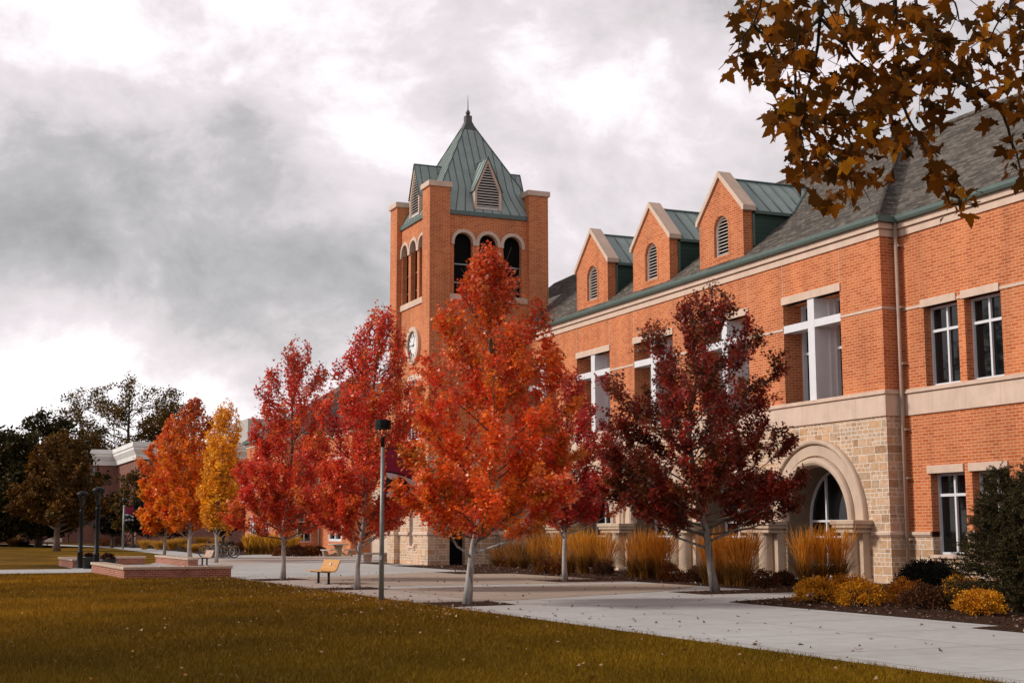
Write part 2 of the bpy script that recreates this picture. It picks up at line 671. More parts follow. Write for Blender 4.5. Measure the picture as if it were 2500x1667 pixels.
M['shingle'] = mat_shingle('grey_shingles')
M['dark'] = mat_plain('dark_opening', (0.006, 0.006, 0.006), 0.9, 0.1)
M['black'] = mat_plain('black_paint', (0.010, 0.013, 0.014), 0.4, 0.5, 0.0, 0.2)
M['charcoal'] = mat_plain('charcoal_paint', (0.006, 0.008, 0.009), 0.5, 0.22, 0.0, 0.2)
M['galv'] = mat_plain('galvanised_steel', (0.27, 0.29, 0.28), 0.5, 0.4, 0.35, 0.2, 6)
M['conc'] = mat_concrete('pale_concrete', (0.42, 0.41, 0.40), (0.50, 0.495, 0.49), 3.0)
M['tan'] = mat_concrete('tan_concrete', (0.37, 0.285, 0.225), (0.43, 0.34, 0.27), 3.0)
M['pink'] = mat_concrete('pinkish_concrete', (0.42, 0.35, 0.31), (0.48, 0.405, 0.36), 3.0)
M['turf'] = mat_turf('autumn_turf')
M['mulch'] = mat_mulch('bark_mulch')
M['bark_pale'] = mat_bark('pale_bark', (0.52, 0.49, 0.47), (0.06, 0.05, 0.045))
M['bark_mottled'] = mat_bark('mottled_bark', (0.36, 0.33, 0.30), (0.035, 0.028, 0.025), 0.66)
M['bark_dark'] = mat_bark('dark_bark', (0.11, 0.085, 0.065), (0.02, 0.015, 0.012))
M['bark_pine'] = mat_bark('pine_bark', (0.22, 0.16, 0.12), (0.05, 0.035, 0.03))
M['twig'] = mat_bark('twig_bark', (0.045, 0.034, 0.026), (0.012, 0.009, 0.008))
M['leaf'] = mat_attr('maple_leaf', 0.38, 0.5, 0.36, (1.36, 1.36, 1.3))
M['leaf_big'] = mat_attr('plane_leaf', 0.75, 0.06, 0.42)
M['leaf_far'] = mat_attr('far_leaf', 0.7, 0.15, 0.15)
M['needle'] = mat_attr('needle_leaf', 0.6, 0.2, 0.1)
M['straw'] = mat_attr('straw_blade', 0.65, 0.2, 0.3)
M['litter'] = mat_attr('dry_leaf', 0.7, 0.15, 0.1)
M['blade'] = mat_attr('lawn_blade', 0.7, 0.1, 0.25)
M['wood'] = mat_wood('honey_slats', (0.52, 0.25, 0.075), (0.66, 0.36, 0.13))
M['wood_old'] = mat_wood('weathered_slats', (0.42, 0.27, 0.18), (0.52, 0.36, 0.26))
M['wood_white'] = mat_wood('bleached_slats', (0.60, 0.52, 0.46), (0.72, 0.65, 0.58))
M['precast'] = mat_concrete('exposed_aggregate', (0.36, 0.25, 0.17), (0.45, 0.33, 0.24))
M['precast_top'] = mat_concrete('light_precast', (0.5, 0.44, 0.38), (0.58, 0.52, 0.46))
M['fascia'] = mat_plain('white_fascia', (0.82, 0.81, 0.80), 0.6, 0.3, 0, 0.06, 0.6)
M['ribbed'] = mat_stripes('ribbed_panel', (0.48, 0.44, 0.41), (0.34, 0.31, 0.29), 0.9, 0.12, 0)
M['vent'] = mat_plain('vent_steel', (0.45, 0.47, 0.48), 0.4, 0.5, 0.4)
M['maroon'] = mat_plain('maroon_cloth', (0.30, 0.035, 0.075), 0.8, 0.1)
M['rubber'] = mat_plain('black_rubber', (0.012, 0.012, 0.012), 0.7, 0.3)
M['bike_grey'] = mat_plain('pale_bike_paint', (0.45, 0.47, 0.45), 0.35, 0.5)
M['bike_teal'] = mat_plain('dark_teal_paint', (0.03, 0.07, 0.07), 0.35, 0.5)
M['cream'] = mat_plain('cream_louvre', (0.66, 0.60, 0.56), 0.5, 0.3, 0, 0.04)
M['bark_mid'] = mat_bark('brown_grey_bark', (0.20, 0.16, 0.13), (0.04, 0.03, 0.025))
M['clockface'] = mat_plain('white_clock_face', (0.80, 0.80, 0.80), 0.5, 0.3, 0, 0.02)
M['conc_stone'] = M['lime_wall']

# ------------------------------------------------------------------ ground
g = MB()
g.poly([(-1500, -1500, 0), (1500, -1500, 0), (1500, 1500, 0), (-1500, 1500, 0)])
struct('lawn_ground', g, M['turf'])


def sheet(name, pts, z, mat):
    mb = MB()
    mb.poly([(x, y, z) for x, y in pts])
    return struct(name, mb, mat)


sheet('plaza', [(60, -18.35), (-12.2, -18.3), (-13.4, -18.22), (-16.35, -18.22), (-16.35, -22.2), (-25.7, -22.25), (-25.9, -75), (-32.0, -75),
                (-32.6, -22.25), (-40.9, -22.2), (-40.9, -17.4), (-44.6, -16.6), (-45.6, -14.9), (-51.2, -13.9), (-60, -11.0), (-76, -8.6), (-76, 3.2), (60, 3.2)], 0.012, M['conc'])
sheet('plaza_band', [(4.9, -16.45), (4.9, -18.33), (-12.6, -18.28), (-14.2, -16.45)], 0.016, M['pink'])
sheet('plaza_band', [(-4.9, -16.43), (-15.2, -16.43), (-15.2, -14.3), (-19.3, -9.2), (-19.3, -6.6), (-4.9, -6.6)], 0.017, M['tan'])
sheet('plaza_band', [(5.4, -16.43), (-3.3, -16.43), (-3.3, -6.6), (-1.0, -6.6), (2.2, -9.9)], 0.018, M['tan'])
sheet('plaza_band', [(-38.4, -14.0), (-44.0, -13.6), (-50.3, -11.3), (-62, -3.0), (-55.9, -0.4), (-45.6, -7.1)], 0.016, M['pink'])
sheet('path', [(-58, -11.9), (-60, -9.4), (-90, -6.9), (-124, -4.9), (-185, -9.0), (-215, -40), (-222, -40), (-190, -12.5), (-124, -8.3), (-90, -10.2)], 0.015, M['conc'])
sheet('mulch_bed', [(-31.5, -6.9), (-19.2, -6.9), (-19.1, -9.0), (-16.0, -9.0), (-15.6, -6.8), (-8.0, -6.7), (-7.9, -9.4), (-5.7, -9.35), (-5.4, -6.8), (2.3, -6.8),
                    (2.55, -9.85), (4.4, -9.8), (4.3, -6.7), (4.4, -3.5), (0.4, -0.6), (-31.5, -0.2)], 0.022, M['mulch'])
sheet('mulch_bed', [(8.2, -11.4), (17.7, -11.6), (17.9, -12.5), (60, -12.7), (60, 0.69), (0.2, 0.69), (0.3, -0.5), (4.4, -3.4), (7.0, -8.9)], 0.022, M['mulch'])
sheet('tree_pit', [(5.35, -18.3), (7.4, -18.3), (7.1, -16.5), (5.3, -16.5)], 0.024, M['mulch'])
sheet('tree_pit', [(-4.4, -18.25), (-2.6, -18.25), (-2.9, -16.3), (-4.5, -16.4)], 0.024, M['mulch'])
sheet('tree_pit', [(-13.6, -18.15), (-11.6, -18.2), (-12.2, -16.2), (-14.0, -16.4)], 0.024, M['mulch'])
sheet('tree_pit', [(-38.5, -6.6), (-38.5, -5.2), (-34.0, -5.2), (-34.4, -6.6)], 0.024, M['mulch'])
sheet('far_planting_bed', [(-60, -9.2), (-90, -6.7), (-124, -4.7), (-186, -8.6), (-186, 2), (-100, 4), (-75, -2), (-66, -8.0)], 0.014, M['mulch'])

# ------------------------------------------------------------------ walls with openings


def wall_grid(mb, x0, x1, z0, z1, y0, y1, ops):
    """solid wall between y0 and y1 with rectangular openings (xa, xb, za, zb)"""
    xs = sorted({x0, x1, *[o[0] for o in ops], *[o[1] for o in ops]})
    xs = [x for x in xs if x0 <= x <= x1]
    for a, b in zip(xs[:-1], xs[1:]):
        holes = sorted([(o[2], o[3]) for o in ops if o[0] <= a + 1e-6 and o[1] >= b - 1e-6])
        z = z0
        for ha, hb in holes:
            if ha > z + 1e-6:
                mb.box(a, b, y0, y1, z, ha)
            z = max(z, hb)
        if z < z1 - 1e-6:
            mb.box(a, b, y0, y1, z, z1)


def arch_wall(mb, x0, x1, zb, ztop, xc, r, zsill, zspring, y0, y1, n=28, axis='y', flip=None):
    """one bay of wall with a round-headed opening; ztop is a number or a function of x"""
    zt = ztop if callable(ztop) else (lambda x: ztop)
    T = (lambda x, y, z: (x, y, z)) if axis == 'y' else (lambda x, y, z: (y, x, z))

    def slab(pts):
        k = len(pts)
        v = [T(p[0], y0, p[1]) for p in pts] + [T(p[0], y1, p[1]) for p in pts]
        fs = [tuple(range(k)), tuple(range(2 * k - 1, k - 1, -1))] + [(i, i + k, (i + 1) % k + k, (i + 1) % k) for i in range(k)]
        mb.add(v, fs)
    brk = [x for x in (flip or []) if x0 < x < x1]

    def span(a, b, lo):
        cuts = [a] + [x for x in brk if a < x < b] + [b]
        for p, q in zip(cuts[:-1], cuts[1:]):
            slab([(p, lo(p)), (q, lo(q)), (q, zt(q)), (p, zt(p))])
    if x0 < xc - r:
        span(x0, xc - r, lambda x: zb)
    if x1 > xc + r:
        span(xc + r, x1, lambda x: zb)
    xs = [xc + r * math.cos(math.pi * (1 - i / n)) for i in range(n + 1)]
    arc = lambda x: zspring + math.sqrt(max(r * r - (x - xc) ** 2, 0))
    for a, b in zip(xs[:-1], xs[1:]):
        span(a, b, arc)
    if zsill > zb:
        slab([(xc - r, zb), (xc + r, zb), (xc + r, zsill), (xc - r, zsill)])


def sweep_arch(mb, prof, xc, zc, n=40, a0=0.0, a1=math.pi, axis='y', smooth=True):
    """prof: (radius, depth) points swept round an arch centred at (xc, zc)"""
    vs, fs = [], []
    k = len(prof)
    for i in range(n + 1):
        a = a0 + (a1 - a0) * i / n
        for r, y in prof:
            p = (xc + r * math.cos(a), y, zc + r * math.sin(a))
            vs.append(p if axis == 'y' else (p[1], p[0], p[2]))
    for i in range(n):
        for j in range(k - 1):
            fs.append((i * k + j, i * k + j + 1, (i + 1) * k + j + 1, (i + 1) * k + j))
    mb.add(vs, fs, smooth)


# ------------------------------------------------------------------ main hall
hall = thing('college_hall', 'long orange brick college hall with sandstone arcade, gabled dormers and grey shingle roof', 'building', (0, 0, 0))
BAY = 5.872
BC = [-4.03 - BAY * i for i in range(5)]          # bay centres
XL = -30.75
S = 0.8075                                        # roof slope

mb = MB()
wall_grid(mb, XL, 0, 6.36, 11.57, 0, 1.1, [(c - 1.745, c + 1.745, 6.36, 10.06) for c in BC])
RW = []
for k in range(5):
    for a in (1.23 + BAY * k, 3.17 + BAY * k):
        RW.append(a)
ops = []
for a in RW:
    ops += [(a, a + 1.62, 6.36, 8.99), (a, a + 1.62, 0.95, 3.54)]
wall_grid(mb, -1.0, 32, 1.68, 5.5, 0.7, 1.15, [o for o in ops if o[3] < 5])
wall_grid(mb, -1.0, 32, 6.36, 11.57, 0.7, 1.15, [o for o in ops if o[3] > 5])
mb.box(-1.0, 32, 1.05, 1.15, 5.5, 6.36)
mb.box(31.6, 32, 1.15, 13, 0, 11.57)
mb.box(-30, 32, 12.9, 13.2, 0, 11.57)
mb.build('wall', M['brick'], hall)

mb = MB()
for c in BC:
    xa, xb = c - BAY / 2, c + BAY / 2
    arch_wall(mb, xa if c != BC[-1] else XL, xb, 0, 5.5, c, 1.93, 0, 2.07, 0, 1.08, 30)
mb.box(BC[0] + BAY / 2, 0, 0, 1.08, 0, 5.5)
wall_grid(mb, 0, 32, 0, 1.51, 0.7, 1.15, [(a, a + 1.62, 0.95, 3.54) for a in RW])
mb.build('stone_wall', M['stone'], hall)

mb = MB()       # string band between the storeys, wrapped round the corner
mb.box(XL, 0.06, -0.06, 0.0, 5.5, 6.22)
mb.box(0.0, 0.06, 0.0, 0.64, 5.5, 6.22)
mb.box(0.0, 32, 0.64, 0.7, 5.5, 6.22)
mb.build('stone_band', M['lime'], hall)
mb = MB()
for z0, z1, e in ((6.22, 6.30, 0.13), (6.30, 6.36, 0.10)):
    mb.box(XL, e, -e, 0.0, z0, z1)
    mb.box(0.0, e, 0.0, 0.7 - e, z0, z1)
    mb.box(0.0, 32, 0.7 - e, 0.7, z0, z1)
mb.build('band_moulding', M['lime_plain'], hall, 0.02)
LED = ((1.51, 1.56, 0.04), (1.56, 1.68, 0.09))
mb = MB()       # base ledge
for z0, z1, e in LED:
    mb.box(-0.92, e, -e, 0.0, z0, z1)
    mb.box(0.0, e, 0.0, 0.7 - e, z0, z1)
    mb.box(0.0, RW[0] - 0.02, 0.7 - e, 0.7, z0, z1)
mb.build('base_ledge', M['lime_plain'], hall, 0.02)
for a, b in zip(RW, RW[1:] + [33.64]):
    mb = MB()
    for z0, z1, e in LED:
        mb.box(a + 1.64, b - 0.02 if b < 33 else 32, 0.7 - e, 0.7, z0, z1)
    mb.build('base_ledge', M['lime_plain'], hall, 0.02)
mb = MB()       # eaves cornice
for z0, z1, e in ((11.57, 11.80, 0.05), (11.80, 11.83, 0.02), (11.83, 12.02, 0.13)):
    mb.box(XL, e, -e, 0.2, z0, z1)
    mb.box(-0.1, e, 0.2, 0.7 - e, z0, z1)
    mb.box(-0.1, 32, 0.7 - e, 0.9, z0, z1)
mb.build('cornice', M['lime_plain'], hall)
mb = MB()
prof = [(-0.10, 12.02), (-0.26, 12.04), (-0.30, 12.12), (-0.30, 12.24), (-0.24, 12.24), (-0.24, 12.10), (0.1, 12.08)]
mb.prism(prof, 'x', XL, 0.26)
mb.prism([(y + 0.7, z) for y, z in prof], 'x', 0.02, 32)
mb.box(0.10, 0.30, -0.28, 0.45, 12.03, 12.235)
mb.build('gutter', M['green'], hall)

EY, EZ = -0.24, 12.24
RYm, RZ = 6.2, 12.24 + S * (6.2 + 0.24)
RY2 = RYm + 0.7
mb = MB()
hx = 0.28 - (RYm - EY)
mb.poly([(XL, EY, EZ), (0.28, EY, EZ), (hx, RYm, RZ), (-19, RYm, RZ), (-36, 4.7, EZ + S * (4.7 - EY)), (-36, EY + 3, EZ + 3 * S), (XL, EY + 3, EZ + 3 * S)])
mb.poly([(0.28, EY, EZ), (0.28, EY + 0.7, EZ), (hx, RY2, RZ), (hx, RYm, RZ)])
mb.poly([(0.28, EY + 0.7, EZ), (32.3, EY + 0.7, EZ), (32.3, RY2, RZ), (hx, RY2, RZ)])
mb.poly([(hx, RY2, RZ), (32.3, RY2, RZ), (32.3, 13.6, EZ), (hx, 13.6, EZ)])
mb.poly([(-36, 4.7, EZ + S * (4.7 - EY)), (-19, RYm, RZ), (hx, RYm, RZ), (hx, RY2, RZ), (hx, 13.6, EZ), (-36, 13.6, EZ)])
mb.poly([(32.3, EY + 0.7, EZ), (32.3, 13.6, EZ), (32.3, RY2, RZ)])
roof = mb.build('roof', M['shingle'], hall)
mb = MB()
mb.tube([(hx, RY2 - 0.05, RZ + 0.03), (32.3, RY2 - 0.05, RZ + 0.03)], 0.09, 6)
mb.tube([(-19, RYm, RZ + 0.02), (hx, RYm, RZ + 0.02)], 0.09, 6)
mb.tube([(0.26, EY + 0.02, EZ + 0.02), (hx, RYm, RZ + 0.02)], 0.10, 6)
mb.build('ridge_cap', M['shingle'], roof)

# lintels, string courses
for c in BC:
    mb = MB()
    mb.box(c - 1.80, c + 1.80, -0.05, 0.30, 10.06, 10.34)
    mb.build('lintel', M['lime_plain'], hall, 0.01)
    for s in (-1, 1):
        mb = MB()
        mb.box(c + s * 1.745 - .009, c + s * 1.745 + .009, -.003, .02, 10.345, 11.565)
        mb.build('control_joint', M['lime_plain'], hall)
edges = [XL] + [v for c in sorted(BC) for v in (c - 1.745, c + 1.745)] + [0.03]
prev = 0.0
SC = [(a, b, -0.03, 0.03, 9.09, 9.18) for a, b in zip(edges[0::2], edges[1::2])]
for a in RW:
    if a - 0.1 > prev:
        SC.append((prev, a - 0.12, 0.67, 0.72, 9.02, 9.11))
    prev = a + 1.62
for q in SC:
    mb = MB()
    mb.box(*q)
    if abs(q[1] - 0.03) < 1e-6:
        mb.box(0.0, 0.03, 0.03, 0.67, 9.09, 9.18)
    mb.build('string_course', M['lime_plain'], hall)

# deep cross-frame windows of the upper storey
for c in BC:
    mb = MB()
    mb.box(c - 0.21, c + 0.19, 0.0, 0.60, 6.36, 10.06)
    mb.box(c - 1.745, c - 0.21, 0.004, 0.52, 8.99, 9.27)
    mb.box(c + 0.19, c + 1.745, 0.004, 0.52, 8.99, 9.27)
    w = mb.build('cross_window', M['white'], hall, 0.006)
    fm = MB()
    fm.box(c - 0.24, c + 0.30, 0.60, 0.96, 6.37, 10.06)
    for a, b in ((c - 1.745, c - 0.24), (c + 0.30, c + 1.745)):
        for x in (a, b - 0.09):
            fm.box(x, x + 0.09, 0.80, 0.96, 6.37, 10.06)
        for z in (6.37, 8.2, 9.12, 9.97):
            fm.box(a + 0.09, b - 0.09, 0.82, 0.94, z, z + 0.09)
    fm.build('frame', M['white'], w)
    pm = MB()
    pm.box(c - 1.745, c + 1.745, 0.97, 1.02, 6.37, 10.06)
    pm.build('pane', M['glass'], w)

# plain windows of the right wing
for i, a in enumerate(RW):
    for z0, z1, zt in ((6.38, 8.99, 8.15), (0.95, 3.54, 2.80)):
        fm = MB()
        x0, x1 = a, a + 1.62
        y0, y1 = 0.98, 1.06
        fm.box(x0, x0 + 0.08, y0, y1, z0, z1)
        fm.box(x1 - 0.08, x1, y0, y1, z0, z1)
        xm = (x0 + x1) / 2
        fm.box(xm - 0.04, xm + 0.04, y0, y1, z0 + 0.08, z1 - 0.08)
        fm.box(x0 + 0.08, x1 - 0.08, y0, y1, z0, z0 + 0.08)
        fm.box(x0 + 0.08, x1 - 0.08, y0, y1, z1 - 0.08, z1)
        fm.box(x0 + 0.08, xm - 0.04, y0 + 0.003, y1, zt, zt + 0.09)
        fm.box(xm + 0.04, x1 - 0.08, y0 + 0.003, y1, zt, zt + 0.09)
        w = fm.build('window', M['white'], hall)
        pm = MB()
        pm.box(x0, x1, 1.065, 1.10, z0, z1)
        pm.build('pane', M['glass'], w)
        lm = MB()
        lm.box(a - 0.11, a + 1.60, 0.64, 0.95, z1, z1 + 0.26)
        lm.build('lintel', M['lime_plain'], w, 0.01)
        if z0 < 2:
            sm = MB()
            sm.box(a - 0.08, a + 1.70, 0.63, 0.98, z0 - 0.11, z0)
            sm.build('sill', M['lime_plain'], w, 0.01)

# arcade: archivolts, piers, arched windows
AP = [(2.88, 0.0), (2.88, -.11), (2.85, -.17), (2.79, -.19), (2.73, -.17), (2.70, -.11), (2.695, -.02), (2.66, -.02), (2.655, -.085), (2.30, -.085), (2.295, .015), (2.245, .015), (2.235, -.08),
      (2.20, -.17), (2.13, -.22), (2.05, -.22), (1.975, -.17), (1.93, -.08), (1.925, 0.03), (1.90, 0.03), (1.90, 0.12)]
for c in BC:
    mb = MB()
    sweep_arch(mb, AP, c, 2.07, 56, smooth=False)
    mb.build('arch_moulding', M['arch'], hall)
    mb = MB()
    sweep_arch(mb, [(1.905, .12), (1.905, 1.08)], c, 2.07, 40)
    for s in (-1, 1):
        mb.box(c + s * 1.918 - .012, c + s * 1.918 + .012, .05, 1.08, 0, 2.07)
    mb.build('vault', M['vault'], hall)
    fm = MB()
    y0, y1 = 1.02, 1.10
    sweep_arch(fm, [(1.92, y0), (1.83, y0), (1.83, y1), (1.92, y1), (1.92, y0)], c, 2.07, 32, smooth=False)
    for x in (c - 1.92, c - 0.92, c + 0.84, c + 1.84):
        zt = 2.07 + math.sqrt(max(1.85 ** 2 - min(abs(x - c), 1.85) ** 2, 0)) if abs(x - c) < 1.8 else 2.07
        fm.box(x, x + 0.08, y0 + 0.002, y1 - 0.002, 0.1, zt)
    for z in (2.03, 1.46, 0.46, 0.06):
        for xa, xb in ((c - 1.84, c - 0.92), (c - 0.84, c + 0.84), (c + 0.92, c + 1.84)):
            fm.box(xa, xb, y0 + 0.004, y1 - 0.004, z, z + 0.075)
    w = fm.build('arched_window', M['white'], hall)
    pm = MB()
    pts = [(c - 1.95, 0.0), (c + 1.95, 0.0)] + [(c + 1.95 * math.cos(math.pi * i / 30), 2.07 + 1.95 * math.sin(math.pi * i / 30)) for i in range(31)]
    pm.prism(pts, 'y', 1.11, 1.16)
    pm.build('pane', M['glass'], w)


def pier(xc, cols, xa, xb):
    """stone pier: square core, engaged half columns, moulded cap and plinth"""
    mb = MB()
    mb.box(xa + 0.08, xb - 0.08, -0.30, -0.002, 0.12, 1.64)
    for x in cols:
        mb.lathe([(0.33, 0.12), (0.33, 0.2), (0.30, 0.22), (0.29, 0.86), (0.282, 0.866), (0.282, 0.88), (0.29, 0.886), (0.285, 1.55), (0.31, 1.6), (0.31, 1.64)], (x, -0.42, 0), 22, False)
    p = mb.build('pier', M['pier'], hall)
    cp = MB()
    for z0, z1, e in ((1.64, 1.74, 0.06), (1.74, 1.80, 0.01), (1.80, 1.92, 0.13), (1.92, 2.07, 0.20)):
        cp.box(xa - e + 0.08, xb + e - 0.08, -0.70 - e * 0.6, -0.003, z0, z1)
    cp.build('cap', M['pier'], p, 0.025)
    bs = MB()
    bs.box(xa, xb, -0.80, -0.003, 0.0, 0.12)
    bs.build('plinth', M['lime_plain'], p, 0.01)


for i in range(4):
    xc = (BC[i] + BC[i + 1]) / 2
    pier(xc, (xc - 0.42, xc + 0.30), xc - 0.95, xc + 0.95)
pier(-1.55, (-1.62,), -2.08, -1.0)
pier(-29.9, (-29.75,), -30.4, -29.4)

mb = MB()       # round turret where the arcade meets the tower
mb.lathe([(0.42, 1.75), (0.42, 5.5)], (-30.25, -0.75, 0), 20)
tur = mb.build('turret', M['brick'], hall)
mb = MB()
mb.lathe([(0.44, 0.0), (0.44, 1.5), (0.52, 1.55), (0.52, 1.7), (0.44, 1.75)], (-30.25, -0.75, 0), 20)
mb.build('turret_base', M['lime_wall'], tur)

mb = MB()       # downpipe in the inner corner
mb.tube([(0.22, 0.50, 0.35), (0.22, 0.50, 12.05)], 0.065, 10)
for z in (1.4, 3.4, 5.0, 7.2, 9.1, 11.2):
    mb.box(0.10, 0.34, 0.50, 0.70, z, z + 0.07)
mb.build('downpipe', mat_plain('beige_pipe', (0.36, 0.26, 0.20), 0.5, 0.4), hall)

# roof dormers
for c in [BC[1] - 0.10, BC[2] - 0.06, BC[3] - 0.02]:
    hw = 1.66
    zap, zev = 15.98, 14.36
    ztop = lambda x: zap - (zap - zev) * abs(x - c) / hw
    mb = MB()
    arch_wall(mb, c - hw, c + hw, 12.245, ztop, c + 0.03, 0.53, 12.72, 13.84, 0.0, 0.42, 16, flip=[c])
    d = mb.build('dormer', M['brick'], hall)
    mb = MB()
    ring = [(0.66, 0.0), (0.66, -0.012), (0.535, -0.012), (0.535, 0.06)]
    sweep_arch(mb, ring, c + 0.03, 13.84, 24, smooth=False)
    mb.box(c + 0.03 - 0.66, c + 0.03 + 0.66, -0.015, 0.02, 12.60, 12.72)
    for s in (-1, 1):
        x = c + 0.03 + s * 0.60
        mb.box(x - 0.065, x + 0.065, -0.011, 0.02, 12.72, 13.84)
    mb.build('brick_surround', M['brick'], d)
    mb = MB()
    xc = c + 0.03
    sweep_arch(mb, [(0.53, 0.10), (0.47, 0.10), (0.47, 0.2), (0.53, 0.2)], xc, 13.84, 20, smooth=False)
    mb.box(xc - 0.53, xc - 0.47, 0.10, 0.2, 12.72, 13.84)
    mb.box(xc + 0.47, xc + 0.53, 0.10, 0.2, 12.72, 13.84)
    mb.box(xc - 0.47, xc + 0.47, 0.10, 0.2, 12.72, 12.78)
    for k in range(11):
        z = 12.80 + k * 0.138
        hwz = 0.47 if z < 13.84 else math.sqrt(max(0.47 ** 2 - (z - 13.80) ** 2, 0.0))
        if hwz > 0.08:
            mb.prism([(0.10, z), (0.12, z), (0.26, z + 0.075), (0.26, z + 0.105)], 'x', xc - hwz, xc + hwz)
    mb.build('louvre', M['cream'], d)
    mb = MB()
    mb.box(c - 0.6, c + 0.66, 0.30, 0.34, 12.70, 14.4)
    mb.build('louvre_backing', M['dark'], d)
    mb = MB()       # sloping coping stones with kneelers
    sl = (zap - zev) / hw
    for s in (-1, 1):
        pts = [(c, zap + 0.26), (c, zap), (c + s * (hw + 0.02), zev - 0.02), (c + s * (hw + 0.02), zev - 0.10), (c + s * (hw + 0.17), zev - 0.10), (c + s * (hw + 0.17), zev + 0.10)]
        mb.prism(pts, 'y', -0.09, 0.52)
    mb.build('coping', M['lime_plain'], d, 0.012)
    mb = MB()       # standing seam roof running back into the main slope
    yb = lambda z: EY + (z - EZ) / S
    ze, zr = 14.28, 15.93
    wr = hw + 0.16
    rs = MB()
    for s in (-1, 1):
        a = (c + s * wr, 0.52, ze)
        b_ = (c + s * wr, yb(ze), ze)
        r_ = (c, yb(zr), zr)
        r0 = (c, 0.52, zr)
        mb.poly([a, b_, r_, r0])
        for k in range(7):
            y = 0.62 + k * 0.56
            if y > yb(zr) - 0.1:
                break
            zlow = max(ze, EZ + S * (y - EY))
            t = (zlow - ze) / (zr - ze)
            rs.tube([(c + s * wr * (1 - t), y, zlow + 0.02), (c, y, zr + 0.02)], 0.022, 4)
        rs.tube([(c + s * wr, yb(ze), ze + 0.02), (c, yb(zr), zr + 0.02)], 0.07, 4)
    rs.tube([(c, 0.5, zr + 0.03), (c, yb(zr), zr + 0.03)], 0.05, 6)
    mr = mb.build('metal_roof', M['metal_roof'], d)
    rs.build('seams', M['seam'], mr)
    for s in (-1, 1):
        mb = MB()
        x = c + s * (hw - 0.04)
        mb.prism([(0.42, 12.6), (0.42, ze - 0.02), (yb(ze), ze - 0.02)], 'x', x - 0.03, x + 0.03)
        mb.build('side_cladding', M['green_dark'], d)
    for s in (-1, 1):
        mb = MB()
        x = c + s * (hw + 0.05)
        mb.box(min(x, x + s * .14), max(x, x + s * .14), 0.5, yb(ze) - 0.15, ze - 0.13, ze - 0.01)
        mb.box(x - 0.04, x + 0.04, 0.42, 0.50, 12.85, ze - 0.13)
        mb.build('fascia', M['green'], d)

# ------------------------------------------------------------------ clock tower
TX0, TX1, TY0, TY1 = -37.2, -30.62, -5.06, 1.84
TCX, TCY = (TX0 + TX1) / 2, (TY0 + TY1) / 2
tower = thing('clock_tower', 'square brick clock tower with green pointed roof and triple belfry arches', 'tower', (TCX, TCY, 0))
PW, RC = 1.15, 0.28
ZC, ZS = 18.56, 17.07
for x0 in (TX0, TX1 - PW):
    for y0 in (TY0, TY1 - PW):
        mb = MB()
        mb.box(x0, x0 + PW, y0, y0 + PW, 5.6, 19.94)
        pr = mb.build('corner_pier', M['brick'], tower)
        mb = MB()
        mb.box(x0 - 0.10, x0 + PW + 0.10, y0 - 0.10, y0 + PW + 0.10, 19.94, 20.23)
        mb.build('pier_cap', M['lime_plain'], pr, 0.02)

mb = MB()
SP = 1.43
for ax in ('y-', 'y+', 'x+', 'x-'):
    lo, hi, cen = (TX0 + PW, TX1 - PW, TCX) if ax[0] == 'y' else (TY0 + PW, TY1 - PW, TCY)
    d0 = {'y-': TY0 + RC, 'y+': TY1 - RC - 0.28, 'x+': TX1 - RC - 0.28, 'x-': TX0 + RC}[ax]
    A = 'y' if ax[0] == 'y' else 'x'
    for k in (-1, 0, 1):
        c = cen + k * SP
        a = lo if k == -1 else c - SP / 2
        b = hi if k == 1 else c + SP / 2
        arch_wall(mb, a, b, 5.6, ZC, c, 0.535, 14.24, ZS, d0, d0 + 0.28, 16, axis=A)
mb.build('wall', M['brick'], tower)
mb = MB()       # stone lower stage with a doorway on the side
zb = 5.0
for x0 in (TX0, TX1 - PW):
    for y0 in (TY0, TY1 - PW):
        mb.box(x0 - .02, x0 + PW + .02, y0 - .02, y0 + PW + .02, 0, zb)
SWX = -34.35
wall_grid(mb, TX0 + PW, TX1 - PW, 0, zb, TY0 + RC, TY0 + RC + 0.5, [(SWX, SWX + 0.62, 1.0, 3.6)])
mb.box(TX1 - RC - 0.5, TX1 - RC, TY0 + PW + 1.0, TY1 - PW, 0, zb)
mb.box(TX1 - RC - 0.5, TX1 - RC, TY0 + PW, TY0 + PW + 1.0, 2.7, zb)
mb.box(TX0 + RC, TX0 + RC + 0.5, TY0 + PW, TY1 - PW, 0, zb)
mb.build('stone_base', M['stone'], tower)
mb = MB()
mb.box(TX1 - RC - 0.45, TX1 - RC - 0.40, TY0 + PW, TY0 + PW + 1.0, 0, 2.7)
mb.build('door', M['dark'], tower)
for x0 in (TX0, TX1 - PW):
    for y0 in (TY0, TY1 - PW):
        mb = MB()
        mb.box(x0 - .09, x0 + PW + .09, y0 - .09, y0 + PW + .09, 1.55, 1.73)
        mb.build('base_ledge', M['lime_plain'], tower, 0.03)
for a, b in ((TX0 + PW + .09, SWX - .05), (SWX + 0.67, TX1 - PW - .09)):
    mb = MB()
    mb.box(a, b, TY0 + RC - .09, TY0 + RC, 1.55, 1.73)
    mb.build('base_ledge', M['lime_plain'], tower, 0.03)
mb = MB()
mb.box(TX1 - RC, TX1 - RC + .09, TY0 + PW + 1.05, TY1 - PW - .09, 1.55, 1.73)
mb.build('base_ledge', M['lime_plain'], tower, 0.03)
mb = MB()
e = 0.06
